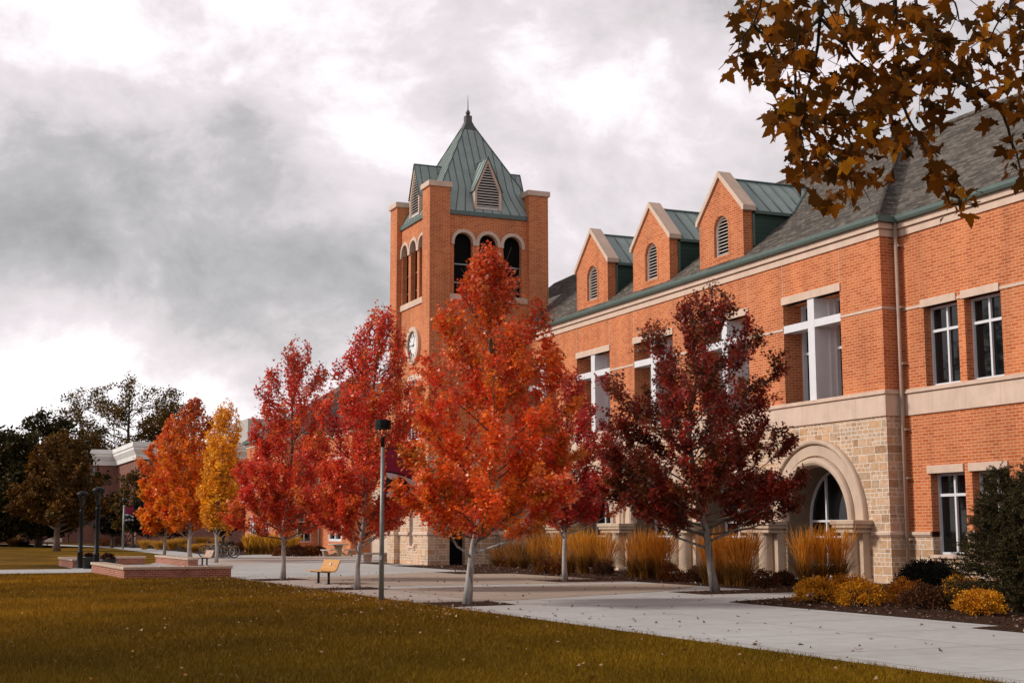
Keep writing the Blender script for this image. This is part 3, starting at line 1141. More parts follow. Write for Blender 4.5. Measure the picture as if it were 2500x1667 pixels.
for z0, z1, e in ((5.0, 5.5, 0.05), (5.5, 5.6, 0.12)):
    mb.box(TX0 - e, TX1 + e, TY0 - e, TY0 + 0.4, z0, z1)
    mb.box(TX1 - 0.4, TX1 + e, TY0 + 0.4, TY1 - 0.1, z0, z1)
    mb.box(TX0 - e, TX0 + 0.4, TY0 + 0.4, TY1 - 0.1, z0, z1)
mb.build('stone_band', M['lime'], tower)
# belfry arch mouldings and sills
for ax in ('y-', 'x+', 'x-'):
    lo, hi, cen = (TX0 + PW, TX1 - PW, TCX) if ax[0] == 'y' else (TY0 + PW, TY1 - PW, TCY)
    d = {'y-': TY0 + RC, 'x+': TX1 - RC, 'x-': TX0 + RC}[ax]
    sg = -1 if ax in ('y-', 'x-') else 1
    A = 'y' if ax[0] == 'y' else 'x'
    for k in (-1, 0, 1):
        mb = MB()
        sweep_arch(mb, [(0.72, d), (0.72, d + sg * .07), (0.70, d + sg * .09), (0.545, d + sg * .09), (0.53, d + sg * .07), (0.53, d - sg * .2)], cen + k * SP, ZS, 26, axis=A, smooth=False)
        for s in (-1, 1):
            x = cen + k * SP + s * 0.625
            bx = (x - 0.088, x + 0.088)
            dy = (min(d, d + sg * .086), max(d, d + sg * .086))
            if A == 'y':
                mb.box(bx[0], bx[1], dy[0], dy[1], ZS - 0.14, ZS)
            else:
                mb.box(dy[0], dy[1], bx[0], bx[1], ZS - 0.14, ZS)
        mb.build('belfry_arch', M['lime_plain'], tower)
    mb = MB()
    dy = (min(d - sg * .45, d + sg * .08), max(d - sg * .45, d + sg * .08))
    if A == 'y':
        mb.box(lo, hi, dy[0], dy[1], 13.93, 14.25)
    else:
        mb.box(dy[0], dy[1], lo, hi, 13.93, 14.25)
    mb.build('belfry_sill', M['lime_plain'], tower)
mb = MB()       # black box put in to paint the unlit inside of the belfry
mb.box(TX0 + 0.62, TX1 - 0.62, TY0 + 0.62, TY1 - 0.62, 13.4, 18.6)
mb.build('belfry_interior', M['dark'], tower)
mb = MB()
for z in (15.9, 14.9):
    mb.box(TX0 + .85, TX1 - .85, TY0 + 0.58, TY0 + 0.615, z, z + .07)
    mb.box(TX1 - 0.615, TX1 - 0.58, TY0 + .95, TY1 - .95, z, z + .07)
mb.build('belfry_rail', M['galv'], tower)

# spire
mb = MB()
z0 = 18.78
h0, h1, h2 = 3.02, 2.55, 0.27
hx0, hy0 = (TX1 - TX0) / 2 - RC + .02, (TY1 - TY0) / 2 - RC + .02


def ring(hx_, hy_, z):
    return [(TCX - hx_, TCY - hy_, z), (TCX + hx_, TCY - hy_, z), (TCX + hx_, TCY + hy_, z), (TCX - hx_, TCY + hy_, z)]


rings = [ring(hx0 + .02, hy0 + .02, 18.78), ring(hx0 - .50, hy0 - .50, 19.75), ring(hx0 - .72, hy0 - .74, 20.3), ring(0.27, 0.27, 24.4)]
for a, b in zip(rings[:-1], rings[1:]):
    for i in range(4):
        j = (i + 1) % 4
        mb.poly([a[i], a[j], b[j], b[i]])
sp = mb.build('spire', M['metal_roof'], tower)
mb = MB()
for i in range(4):
    j = (i + 1) % 4
    for f in np.linspace(0.04, 0.96, 12):
        base = [Vector(rings[k][i]).lerp(Vector(rings[k][j]), f) for k in range(3)]
        # seams run straight up the slope until they meet the hip
        A, B = Vector(rings[2][i]), Vector(rings[2][j])
        C_, D_ = Vector(rings[3][j]), Vector(rings[3][i])
        mid0, mid1 = (A + B) / 2, (C_ + D_) / 2
        off = f - 0.5
        wtop = (C_ - D_).length
        wbot = (B - A).length
        lim = (wbot * (0.5 - abs(off))) / (wbot / 2 - wtop / 2) if abs(off) * wbot > wtop / 2 else 1.0
        lim = min(max(lim, 0.02), 1)
        top = base[2] + (mid1 - mid0) * lim
        nrm = (base[2] - Vector((TCX, TCY, base[2].z)))
        nrm.z = 0
        o = nrm.normalized() * 0.015
        mb.tube([base[0] + o, base[1] + o, base[2] + o, top + o], 0.022, 4)
    mb.tube([rings[k][i] for k in range(4)], 0.045, 5)
mb.build('seams', M['seam'], sp)
mb = MB()
mb.prism([(TX0 + PW, TY0 + RC - .10), (TX1 - PW, TY0 + RC - .10), (TX1 - PW, TY0 + RC + .1), (TX0 + PW, TY0 + RC + .1)], 'z', ZC, 18.79)
mb.prism([(TX1 - RC + .10, TY0 + PW), (TX1 - RC + .10, TY1 - PW), (TX1 - RC - .1, TY1 - PW), (TX1 - RC - .1, TY0 + PW)], 'z', ZC, 18.79)
mb.prism([(TX0 + RC - .10, TY0 + PW), (TX0 + RC - .10, TY1 - PW), (TX0 + RC + .1, TY1 - PW), (TX0 + RC + .1, TY0 + PW)], 'z', ZC, 18.79)
mb.build('gutter', M['green'], tower)
mb = MB()
for a, b in ((0.36, 24.25), (0.22, 24.72), (0.20, 25.02)):
    pass
def frust(mb, h_a, z_a, h_b, z_b):
    A = ring(h_a, h_a, z_a)
    B = ring(h_b, h_b, z_b)
    mb.add(A + B, [(0, 1, 5, 4), (1, 2, 6, 5), (2, 3, 7, 6), (3, 0, 4, 7), (4, 5, 6, 7)])
frust(mb, 0.40, 24.15, 0.17, 24.75)
frust(mb, 0.18, 24.75, 0.18, 25.05)
frust(mb, 0.12, 25.05, 0.07, 25.13)
mb.lathe([(0.005, 25.10), (0.10, 25.15), (0.135, 25.25), (0.10, 25.35), (0.05, 25.40), (0.035, 25.42), (0.022, 25.9), (0.005, 26.28)], (TCX, TCY, 0), 14)
mb.build('finial', M['lead'], tower)
# louvred spire dormers on each face
for k, (dx, dy) in enumerate(((1, 0), (0, -1), (-1, 0), (0, 1))):
    face = (TX1 - RC - .04 - TCX) if dx else (TY1 - RC - .04 - TCY)

    def W(u, d, z):     # u across the face, d outward from the tower axis
        return (TCX + dx * d - dy * u, TCY + dy * d + dx * u, z)
    hw, ze, za, zb0 = 0.78, 20.05, 21.86, 18.95
    mb = MB()
    fr = 0.13
    for s in (-1, 1):
        for pts in ([(s * hw, zb0), (s * hw, ze), (s * (hw - fr), ze - .03), (s * (hw - fr), zb0)], [(s * hw, ze), (0, za), (0, za - .3), (s * (hw - fr), ze - .03)]):
            v = [W(u, face + .05, z) for u, z in pts] + [W(u, face - .12, z) for u, z in pts]
            mb.add(v, [(0, 1, 2, 3), (7, 6, 5, 4)] + [(i, i + 4, (i + 1) % 4 + 4, (i + 1) % 4) for i in range(4)])
    dm = mb.build('spire_dormer', M['lime_plain'], tower)
    mb = MB()
    for q in range(17):
        z = 19.15 + q * 0.148
        hwz = (hw - fr) if z < ze else (hw - fr) * (1 - (z - ze) / (za - .3 - ze))
        if hwz < 0.05:
            continue
        pts = [(face + .02, z), (face + .02, z + .025), (face - .10, z + .10), (face - .10, z + .075)]
        v = [W(-hwz, d, zz) for d, zz in pts] + [W(hwz, d, zz) for d, zz in pts]
        mb.add(v, [(0, 1, 2, 3), (7, 6, 5, 4)] + [(i, i + 4, (i + 1) % 4 + 4, (i + 1) % 4) for i in range(4)])
    v = [W(-hw + fr, face, 19.0), W(hw - fr, face, 19.0), W(hw - fr, face, 19.12), W(-hw + fr, face, 19.12)]
    mb.add(v, [(0, 1, 2, 3)])
    mb.build('louvre', M['cream'], dm)
    mb = MB()
    mb.add([W(-hw + fr, face - .11, zb0), W(hw - fr, face - .11, zb0), W(hw - fr, face - .11, ze), W(0, face - .11, za - .28), W(-hw + fr, face - .11, ze)], [(0, 1, 2, 3, 4)])
    mb.build('louvre_backing', M['dark'], dm)
    mb = MB()
    back = 0.5
    for s in (-1, 1):
        mb.add([W(s * (hw + .07), face + .08, ze - .06), W(0, face + .08, za + .06), W(0, back, za + .06), W(s * (hw + .07), back, ze - .06)], [(0, 1, 2, 3)])
        mb.add([W(s * (hw - .02), face - .1, zb0), W(s * (hw - .02), face - .1, ze), W(s * (hw - .02), back, ze), W(s * (hw - .02), back, zb0)], [(0, 1, 2, 3)])
    rf = mb.build('dormer_roof', M['metal_roof'], dm)
    mb = MB()
    for q in range(3):
        d = face - .25 - q * .5
        for s in (-1, 1):
            mb.tube([W(s * (hw + .07), d, ze - .04), W(0, d, za + .08)], 0.02, 4)
    mb.tube([W(0, face + .08, za + .07), W(0, back, za + .07)], 0.045, 5)
    for s in (-1, 1):
        mb.tube([W(s * (hw + .07), face + .08, ze - .06), W(0, face + .08, za + .06)], 0.035, 5)
    mb.build('seams', M['seam'], rf)

# clock
CX, CZ, CY = -33.75, 11.77, TY0 + RC
clk = MB()


def annulus(mb, r0, r1, ya, yb_, n=48):
    sweep_arch(mb, [(r1, yb_), (r1, ya), (r0, ya), (r0, yb_)], CX, CZ, n, 0, 2 * math.pi, smooth=False)


annulus(clk, 0.77, 1.02, CY - .16, CY)
ck = clk.build('clock', M['lime_plain'], tower)
mb = MB()
mb.prism([(CX + .775 * math.cos(a), CZ + .775 * math.sin(a)) for a in np.linspace(0, 2 * math.pi, 48, endpoint=False)], 'y', CY - .05, CY)
mb.build('clock_face', M['clockface'], ck)
mb = MB()
annulus(mb, 0.735, 0.775, CY - .075, CY - .05)
annulus(mb, 0.66, 0.672, CY - .058, CY - .05)
for k in range(60):
    a = 2 * math.pi * k / 60
    r0, r1 = 0.68, 0.73
    hw = 0.006 if k % 5 else 0.014
    u, v = (math.sin(a), math.cos(a)), (math.cos(a), -math.sin(a))
    mb.add([(CX + u[0] * r + v[0] * w, CY - .056, CZ + u[1] * r + v[1] * w) for r, w in ((r0, -hw), (r0, hw), (r1, hw), (r1, -hw))], [(0, 1, 2, 3)])
ROM = ['XII', 'I', 'II', 'III', 'IIII', 'V', 'VI', 'VII', 'VIII', 'IX', 'X', 'XI']
for k, txt in enumerate(ROM):
    a = 2 * math.pi * k / 12
    u, v = (math.sin(a), math.cos(a)), (math.cos(a), -math.sin(a))
    wd = {'I': 0.052, 'V': 0.095, 'X': 0.095}
    tot = sum(wd[ch] for ch in txt)
    x = -tot / 2
    lo, hi = 0.46, 0.635

    def st(x0, r0, x1, r1, t=0.016):
        mb.add([(CX + u[0] * r + v[0] * q, CY - .058, CZ + u[1] * r + v[1] * q) for q, r in ((x0 - t, r0), (x0 + t, r0), (x1 + t, r1), (x1 - t, r1))], [(0, 1, 2, 3)])
    for ch in txt:
        w = wd[ch]
        if ch == 'I':
            st(x + w / 2, lo, x + w / 2, hi)
        elif ch == 'V':
            st(x + w / 2, lo, x + .018, hi)
            st(x + w / 2, lo, x + w - .018, hi, .009)
        else:
            st(x + .018, hi, x + w - .018, lo)
            st(x + w - .018, hi, x + .018, lo, .009)
        x += w
mb.build('numerals', M['black'], ck)
mb = MB()
for ang, ln, w in ((R(22), 0.56, 0.022), (R(268), 0.40, 0.030)):
    u, v = (math.sin(ang), math.cos(ang)), (math.cos(ang), -math.sin(ang))
    mb.add([(CX + u[0] * r + v[0] * q, CY - .068, CZ + u[1] * r + v[1] * q) for r, q in ((-.16, -w * .8), (-.16, w * .8), (ln * .75, w), (ln, 0), (ln * .75, -w))], [(0, 1, 2, 3, 4)])
mb.prism([(CX + .045 * math.cos(a), CZ + .045 * math.sin(a)) for a in np.linspace(0, 2 * math.pi, 16, endpoint=False)], 'y', CY - .08, CY - .05)
mb.build('hands', M['black'], ck)

# window under the clock, and the slit window in the base
wx0, wx1 = -34.6, -32.35
mb = MB()
mb.box(wx0 - .1, wx1 + .1, TY0 + RC - .07, TY0 + RC - .001, 9.86, 10.16)
mb.build('lintel', M['lime_plain'], tower, 0.01)
mb = MB()
y0 = TY0 + RC - .03
for i in range(5):
    x = wx0 + (wx1 - wx0 - .08) * i / 4
    mb.box(x, x + .08, y0, y0 + .05, 6.6, 9.86)
for z in (6.6, 7.6, 9.1, 9.78):
    mb.box(wx0 + .08, wx1 - .08, y0 + .004, y0 + .046, z, z + .075)
w = mb.build('window', M['white'], tower)
mb = MB()
mb.box(wx0, wx1, y0 + .026, y0 + .0285, 6.6, 9.86)
mb.build('pane', M['glass'], w)
mb = MB()
for x in (SWX, SWX + .55):
    mb.box(x, x + .07, TY0 + RC + .15, TY0 + RC + .2, 1.0, 3.6)
mb.box(SWX + .07, SWX + .55, TY0 + RC + .153, TY0 + RC + .2, 1.0, 1.08)
w = mb.build('slit_window', M['white'], tower)
mb = MB()
mb.box(SWX, SWX + .62, TY0 + RC + .21, TY0 + RC + .24, 1.0, 3.6)
mb.build('pane', M['glass'], w)
mb = MB()
for x in (SWX - .2, SWX + .63):
    mb.box(x, x + .19, TY0 + RC - .03, TY0 + RC - .001, 0.75, 1.0)
mb.box(SWX - .22, SWX + .84, TY0 + RC - .06, TY0 + RC + .15, 0.86, 0.99)
mb.build('sill', M['lime_plain'], w)

# ------------------------------------------------------------------ brick wing beyond the tower
wing = thing('brick_wing', 'low brick wing behind the red maples with hipped roof and green gutter', 'building', (-74, 0, 0))
AX0, AX1, AY, BX1, BY = -88.7, -74.8, -1.57, -66.0, 1.47
mb = MB()
EZ2 = 9.2
wall_grid(mb, AX0, AX1 - .35, 0, EZ2, AY, AY + .4, [(-86.5, -84.5, 1.0, 3.2), (-81.5, -79.5, 1.0, 3.2), (-86.5, -84.5, 5.3, 7.5), (-81.5, -79.5, 5.3, 7.5)])
mb.box(AX1 - .35, AX1, AY, AY + 1.15, 0, EZ2)
mb.box(AX1 - .35, AX1, AY + 2.35, BY, 0, EZ2)
mb.box(AX1 - .35, AX1, AY + 1.15, AY + 2.35, 0, 0.9)
mb.box(AX1 - .35, AX1, AY + 1.15, AY + 2.35, 4.8, EZ2)
wall_grid(mb, AX1, BX1 - .4, 0, EZ2, BY, BY + .4, [(-71.9, -68.3, 1.0, 3.75), (-71.9, -68.3, 5.4, 7.6)])
mb.box(BX1 - .4, BX1, BY, 6.0, 0, EZ2)
mb.box(AX0, AX0 + .4, AY + .4, 9, 0, EZ2)
mb.build('wall', M['brick'], wing)
mb = MB()
mb.box(BX1 + .0, -37.25, 3.0, 3.5, 0, 5.0)
mb.build('stone_wall', M['lime_wall'], wing)
mb = MB()
mb.box(BX1 + .0, -37.25, 3.0, 3.5, 5.0, 11.9)
mb.build('upper_wall', M['brick'], wing)
mb = MB()
mb.box(BX1 - .1, -37.25, 2.85, 3.2, 11.9, 12.1)
for z0, z1, e in ((EZ2, EZ2 + .2, .06), (EZ2 + .2, EZ2 + .4, .15)):
    mb.box(AX0 - e, AX1 + e, AY - e, AY + .3, z0, z1)
    mb.box(AX1 - .3, AX1 + e, AY + .3, BY + .3, z0, z1)
    mb.box(AX1 + e, BX1 + e, BY - e, BY + .3, z0, z1)
    mb.box(BX1 - .3, BX1 + e, BY + .3, 6, z0, z1)
    mb.box(AX0 - e, AX0 + .3, AY + .3, 9, z0, z1)
mb.build('cornice', M['lime_plain'], wing)
ZG = EZ2 + .4
mb = MB()
mb.box(AX0 - .4, AX1 + .35, AY - .4, AY + .3, ZG, ZG + .2)
mb.box(AX1 - .3, AX1 + .35, AY + .3, BY - .35, ZG, ZG + .2)
mb.box(AX1 - .3, BX1 + .35, BY - .35, BY + .3, ZG, ZG + .2)
mb.box(AX0 - .4, AX0 + .3, AY + .3, 9, ZG, ZG + .2)
mb.box(BX1 - .1, -37.25, 2.6, 3.0, 12.1, 12.3)
mb.build('gutter', M['green'], wing)
mb = MB()
zt = ZG + .2
ry, rz = 6.5, zt + 0.75 * 7.5
mb.poly([(AX0 - .4, AY - .4, zt), (AX1 + .35, AY - .4, zt), (AX1 - 5.5, ry, rz), (AX0 + 6.5, ry, rz)])
mb.poly([(AX0 - .4, AY - .4, zt), (AX0 + 6.5, ry, rz), (AX0 - .4, 14, zt)])
mb.poly([(AX1 + .35, AY - .4, zt), (AX1 + .35, 10, zt), (AX1 - 5.5, ry, rz)])
mb.poly([(AX1 - 5, BY - .35, zt), (BX1 + .35, BY - .35, zt), (BX1 - 3.0, 7, zt + 4.6), (AX1 - 5, 7, zt + 4.6)])
mb.poly([(BX1 + .35, BY - .35, zt), (BX1 + .35, 10, zt), (BX1 - 3.0, 7, zt + 4.6)])
mb.poly([(BX1 - .1, 2.6, 12.3), (-37.25, 2.6, 12.3), (-37.25, 9, 17.3), (BX1 + 6, 9, 17.3)])
mb.poly([(BX1 - .1, 2.6, 12.3), (BX1 + 6, 9, 17.3), (BX1 - .1, 15, 12.3)])
mb.build('roof', M['shingle'], wing)
for x0, x1, z0, z1, y in ((-71.9, -68.3, 1.0, 3.75, BY), (-71.9, -68.3, 5.4, 7.6, BY), (-86.5, -84.5, 1.0, 3.2, AY), (-81.5, -79.5, 1.0, 3.2, AY), (-86.5, -84.5, 5.3, 7.5, AY), (-81.5, -79.5, 5.3, 7.5, AY)):
    mb = MB()
    t = 0.20
    n = 2
    for i in range(n + 1):
        x = x0 + (x1 - x0 - t) * i / n
        mb.box(x, x + t, y - .03, y + .08, z0, z1)
    for z in (z0, z0 + (z1 - z0) * .62, z1 - t):
        mb.box(x0 + t, x1 - t, y - .027, y + .075, z, z + t)
    w = mb.build('window', M['white'], wing)
    mb = MB()
    mb.box(x0, x1, y + .09, y + .12, z0, z1)
    mb.build('pane', M['glass'], w)
mb = MB()
for y in (AY + 1.15, AY + 1.7, AY + 2.25):
    mb.box(AX1 - .1, AX1 + .02, y, y + .1, 0.9, 4.8)
for z in (0.9, 2.5, 4.7):
    mb.box(AX1 - .1, AX1 + .016, AY + 1.25, AY + 2.25, z, z + .12)
w = mb.build('side_window', M['lime_plain'], wing)
mb = MB()
mb.box(AX1 - .2, AX1 - .15, AY + 1.15, AY + 2.35, .9, 4.8)
mb.build('pane', M['glass'], w)
mb = MB()
mb.tube([(AX1 + .12, BY - .1, .2), (AX1 + .12, BY - .1, ZG)], .08, 8)
mb.build('downpipe', M['lime_plain'], wing)

# ------------------------------------------------------------------ distant two storey building with a white cornice
XF, YF = -190.0, 3.7
far = thing('flat_roofed_building', 'distant plum brick building with deep white cornice and flat roof', 'building', (XF, YF, 0))
XI, YI = -214.0, -40.0         # inner wing face and its far end
CB, CT = 13.3, 16.0
mb = MB()
mb.box(XF - .5, XF, YF, 60, 0, CB)
mb.box(XI, XF - .5, YF, YF + .5, 0, CB)
mb.box(XI - .5, XI, YF - 3.6, YF + .5, 0, CB)
mb.box(XI - .5, XI, YI, YF - 3.6, 0, 3.0)
mb.box(XI - .5, XI, YI, YF - 3.6, 7.7, 9.0)
mb.box(XI - .5, XI, YI, YF - 3.6, 12.9, CB)
mb.build('wall', M['brick_dark'], far)
mb = MB()
prof = [(0.0, CB), (0.35, CB), (0.45, CB + .7), (0.9, CB + 1.5), (0.9, CB + 1.85), (1.05, CB + 1.95), (1.05, CT), (-.4, CT), (-.4, CB)]
# cornice: three straight runs mitred into one another
def run(mb, p0, p1, n0, m0, m1):
    P0, P1, N = Vector(p0), Vector(p1), Vector(n0)
    d = (P1 - P0).normalized()
    k = len(prof)
    v = [P0 + N * o + d * (m0 * o) + Vector((0, 0, z)) for o, z in prof] + [P1 + N * o + d * (m1 * o) + Vector((0, 0, z)) for o, z in prof]
    mb.add(v, [(i, i + k, (i + 1) % k + k, (i + 1) % k) for i in range(k)])
run(mb, (XF, YF, 0), (XF, 60, 0), (1, 0, 0), -1, 0)
run(mb, (XI, YF, 0), (XF, YF, 0), (0, -1, 0), 1, 1)
run(mb, (XI, YI, 0), (XI, YF, 0), (1, 0, 0), 0, -1)
mb.build('cornice', M['fascia'], far)
mb = MB()
mb.box(XI + .5, XF - 1, YF + 1, 59, CT - .3, CT - .05)
mb.build('flat_roof', M['galv'], far)
mb = MB()
mb.box(XF - 30, XF - 4, 22, 45, CT - .1, 20.6)
ph = mb.build('penthouse', M['ribbed'], far)
mb = MB()
for y in (28.6, 31.0, 33.4):
    mb.lathe([(0.5, 20.6), (0.5, 21.8), (0.75, 22.0), (0.75, 22.7), (0.6, 22.8)], (XF - 6, y, 0), 12)
mb.build('vent', M['vent'], ph)
mb = MB()
for y in np.linspace(YI + .2, YF - 4.0, 9):
    mb.box(XI - .3, XI + .04, y, y + .25, 9.0, 12.9)
mb.box(XI - .3, XI + .036, YI + .45, YF - 4.0, 10.9, 11.1)
w = mb.build('strip_window', M['galv'], far)
mb = MB()
mb.box(XI - .25, XI - .2, YI, YF - 3.6, 9.0, 12.9)
mb.build('pane', M['glass_sky'], w)
mb = MB()
mb.box(XI - .25, XI - .2, YI, YF - 3.6, 3.0, 7.7)
mb.build('lower_glazing', M['glass'], far)
mb = MB()
mb.box(XI - .3, XI + 1.4, YF - 4.2, YF - .2, 7.3, 8.0)
mb.build('canopy', M['fascia'], far)
mb = MB()
for y in (-9.5, -6.4):
    mb.box(XI - .02, XI + .06, y, y + .12, 0, 3)
    mb.box(XI - .02, XI + .06, y + 2.4, y + 2.52, 0, 3)
mb.build('door_frame', M['black'], far)
for q in ((-208, -207.1, YF - .04, YF + .01, 8.4, 11.0), (-205.5, -204.6, YF - .04, YF + .01, 8.4, 11.0), (XF - .02, XF + .03, YF + 1, YF + 8, 8.6, 12.6)):
    mb = MB()
    mb.box(*q)
    mb.build('slot_window', M['glass'], far)

# ------------------------------------------------------------------ seat walls
def seat_wall(label, runs, h=0.34, joint=0.6):
    """runs: rectangles (x0,x1,y0,y1) butted end to end, brick below and a stone cap on top"""
    x0, y0 = runs[0][0], runs[0][2]
    t = thing('seat_wall', label, 'low wall', (x0, y0, 0), 0, 'brick seat walls round the plaza')
    mb = MB()
    for a, b, c, d in runs:
        mb.box(a, b, c, d, 0, h)
    mb.build('brick_base', M['brick_wall'], t)
    cp = MB()
    e = 0.05
    for i, (a, b, c, d) in enumerate(runs):
        if i == 0:
            cp.box(a - e, b + e, c - e, d + e, h, h + 0.11)
        else:
            lo = c + e if abs(c - runs[0][3]) < 0.01 else c - e
            cp.box(a - e, b + e, lo, d + e, h, h + 0.108)
        long_x = (b - a) > (d - c)
        n = int(max(b - a, d - c) / 0.8)
        for k in range(1, n):
            if long_x:
                x = a + (b - a) * k / n
                cp.box(x - .05, x + .05, c - e - .02, d + e + .02, h - .012, h + 0.122)
            else:
                y = c + (d - c) * k / n
                cp.box(a - e - .02, b + e + .02, y - .05, y + .05, h - .012, h + 0.120)
    cp.build('cap', M['lime_wall'], t, 0.02)
    return t


seat_wall('nearest brick seat wall with sandstone cap at the lawn edge', [(-26.2, -16.30, -22.2, -21.75), (-16.75, -16.30, -21.75, -18.22)])
seat_wall('brick seat wall behind the two black lamp posts', [(-40.9, -34.3, -22.15, -21.7), (-40.9, -40.45, -21.7, -17.75)])
seat_wall('pale capped seat wall in front of the orange maples', [(-44.4, -34.35, -16.55, -16.05)])

# ------------------------------------------------------------------ benches
def slat_bench(name, label, loc, rz, wood, length=1.85, group=None):
    t = thing(name, label, 'bench', loc, rz, group)
    h = length / 2
    prof = [(-.34, .425), (-.22, .415), (-.10, .408), (.02, .41), (.115, .455), (.165, .54), (.20, .635), (.235, .73)]
    def slat(mb, y, z, ang):
        cy, cz = math.cos(ang), math.sin(ang)
        w, th = .052, .018
        pts = [(y + cy * u - cz * v, z + cz * u + cy * v) for u, v in ((-w, -th), (w, -th), (w, th), (-w, th))]
        mb.prism(pts, 'x', loc[0] - h, loc[0] + h)
    for nm, idx in (('seat', (0, 1, 2, 3, 4)), ('backrest', (5, 6, 7))):
        mb = MB()
        for i in idx:
            a, b = prof[max(i - 1, 0)], prof[min(i + 1, len(prof) - 1)]
            ang = math.atan2(b[1] - a[1], b[0] - a[0])
            slat(mb, loc[1] + prof[i][0], loc[2] + prof[i][1], ang)
        p = mb.build(nm, wood, t, 0.006)
        if nm == 'backrest':
            pm = MB()
            pm.prism([(loc[1] + .135, loc[2] + .60), (loc[1] + .150, loc[2] + .60), (loc[1] + .185, loc[2] + .69), (loc[1] + .170, loc[2] + .69)], 'x', loc[0] + .02, loc[0] + .16)
            pm.build('plaque', M['white'], p)
    for s in (-1, 1):
        mb = MB()
        x = loc[0] + s * .62
        mb.tube([(x + .0, loc[1] - .04, loc[2]), (x, loc[1] - .04, loc[2] + .40)], .042, 8)
        mb.box(x - .10, x + .10, loc[1] - .14, loc[1] + .06, loc[2] + .0, loc[2] + .012)
        mb.build('leg', M['black'], t)
        mb = MB()
        mb.tube([(x, loc[1] + y, loc[2] + z - .035) for y, z in prof[:5]] + [(x, loc[1] + y + .035, loc[2] + z) for y, z in prof[5:]], .014, 6)
        mb.build('support_strap', M['black'], t)
    return t


b1 = slat_bench('slat_bench', 'honey coloured slat bench with small white plaque beside the red maples', (-8.12, -16.84, 0.02), 0, M['wood'], 1.9, 'slat benches on the plaza')
slat_bench('slat_bench', 'weathered slat bench beside the yellow columnar tree', (-36.3, -15.3, 0.02), 0, M['wood_old'], 1.9, 'slat benches on the plaza')

p = gp(130, 1332)
t = thing('white_bench', 'bleached white bench in front of the distant building', 'bench', tuple(p), 0)
mb = MB()
for k in range(4):
    mb.box(p[0] - .05, p[0] + .5, p[1] - 1.1, p[1] + 1.1, .5, .55) if k == 0 else None
mb.build('seat', M['wood_white'], t)
mb = MB()
for k in range(4):
    mb.box(p[0] - .12 - k * .03, p[0] - .07 - k * .03, p[1] - 1.1, p[1] + 1.1, .6 + k * .11, .69 + k * .11)
mb.build('backrest', M['wood_white'], t)
for s in (-1, 1):
    mb = MB()
    y = p[1] + s * .8
    mb.box(p[0] + .35, p[0] + .45, y - .05, y + .05, 0, .5)
    mb.box(p[0] - .1, p[0], y - .05, y + .05, 0, .5)
    mb.box(p[0] + .0, p[0] + .35, y - .04, y + .04, .12, .2)
    mb.build('leg', M['black'], t)

# concrete picnic table
p = gp(826, 1357.5)
t = thing('picnic_table', 'round concrete picnic table with curved seats beside the brick wing', 'table', tuple(p), 0)
mb = MB()
mb.lathe([(.42, 0), (.30, .1), (.22, .45), (.34, .80)], (p[0], p[1], 0), 14)
mb.build('pedestal', M['precast'], t)
mb = MB()
mb.lathe([(.70, .80), (.74, .82), (.74, .89), (.70, .91)], (p[0], p[1], 0), 28)
mb.build('table_top', M['precast_top'], t, 0)
for k in range(3):
    a0 = R(-90 + k * 120 + 8)
    mb = MB()
    pts = []
    for i in range(13):
        a = a0 + R(-38 + i * 76 / 12)
        pts.append((p[0] + 1.28 * math.cos(a), p[1] + 1.28 * math.sin(a)))
    for i in range(12, -1, -1):
        a = a0 + R(-38 + i * 76 / 12)
        pts.append((p[0] + .92 * math.cos(a), p[1] + .92 * math.sin(a)))
    mb.prism(pts, 'z', .42, .50)
    st_ = mb.build('seat', M['precast_top'], t)
    mb = MB()
    ca, sa = math.cos(a0), math.sin(a0)
    prof = [(1.24, .42), (1.14, 0), (.30, 0), (.30, .30), (.60, .12), (.85, .16), (.98, .42)]
    v = [(p[0] + ca * r - sa * w, p[1] + sa * r + ca * w, z) for w in (-.13, .13) for r, z in prof]
    k_ = len(prof)
    mb.add(v, [tuple(range(k_)), tuple(range(2 * k_ - 1, k_ - 1, -1))] + [(i, i + k_, (i + 1) % k_ + k_, (i + 1) % k_) for i in range(k_)])
    mb.build('seat_support', M['precast'], st_)
p = gp(920, 1372)
t = thing('stone_bench', 'small pale stone bench at the foot of the clock tower', 'bench', tuple(p), 0)
mb = MB()
mb.box(p[0] - .3, p[0] + .3, p[1] - .75, p[1] + .6, .44, .55)
mb.build('seat', M['precast_top'], t, .01)
for s in (-.55, .4):
    mb = MB()
    mb.prism([(p[1] + s - .14, 0), (p[1] + s + .14, 0), (p[1] + s + .22, .44), (p[1] + s - .22, .44)], 'x', p[0] - .2, p[0] + .2)
    mb.build('leg', M['precast'], t)

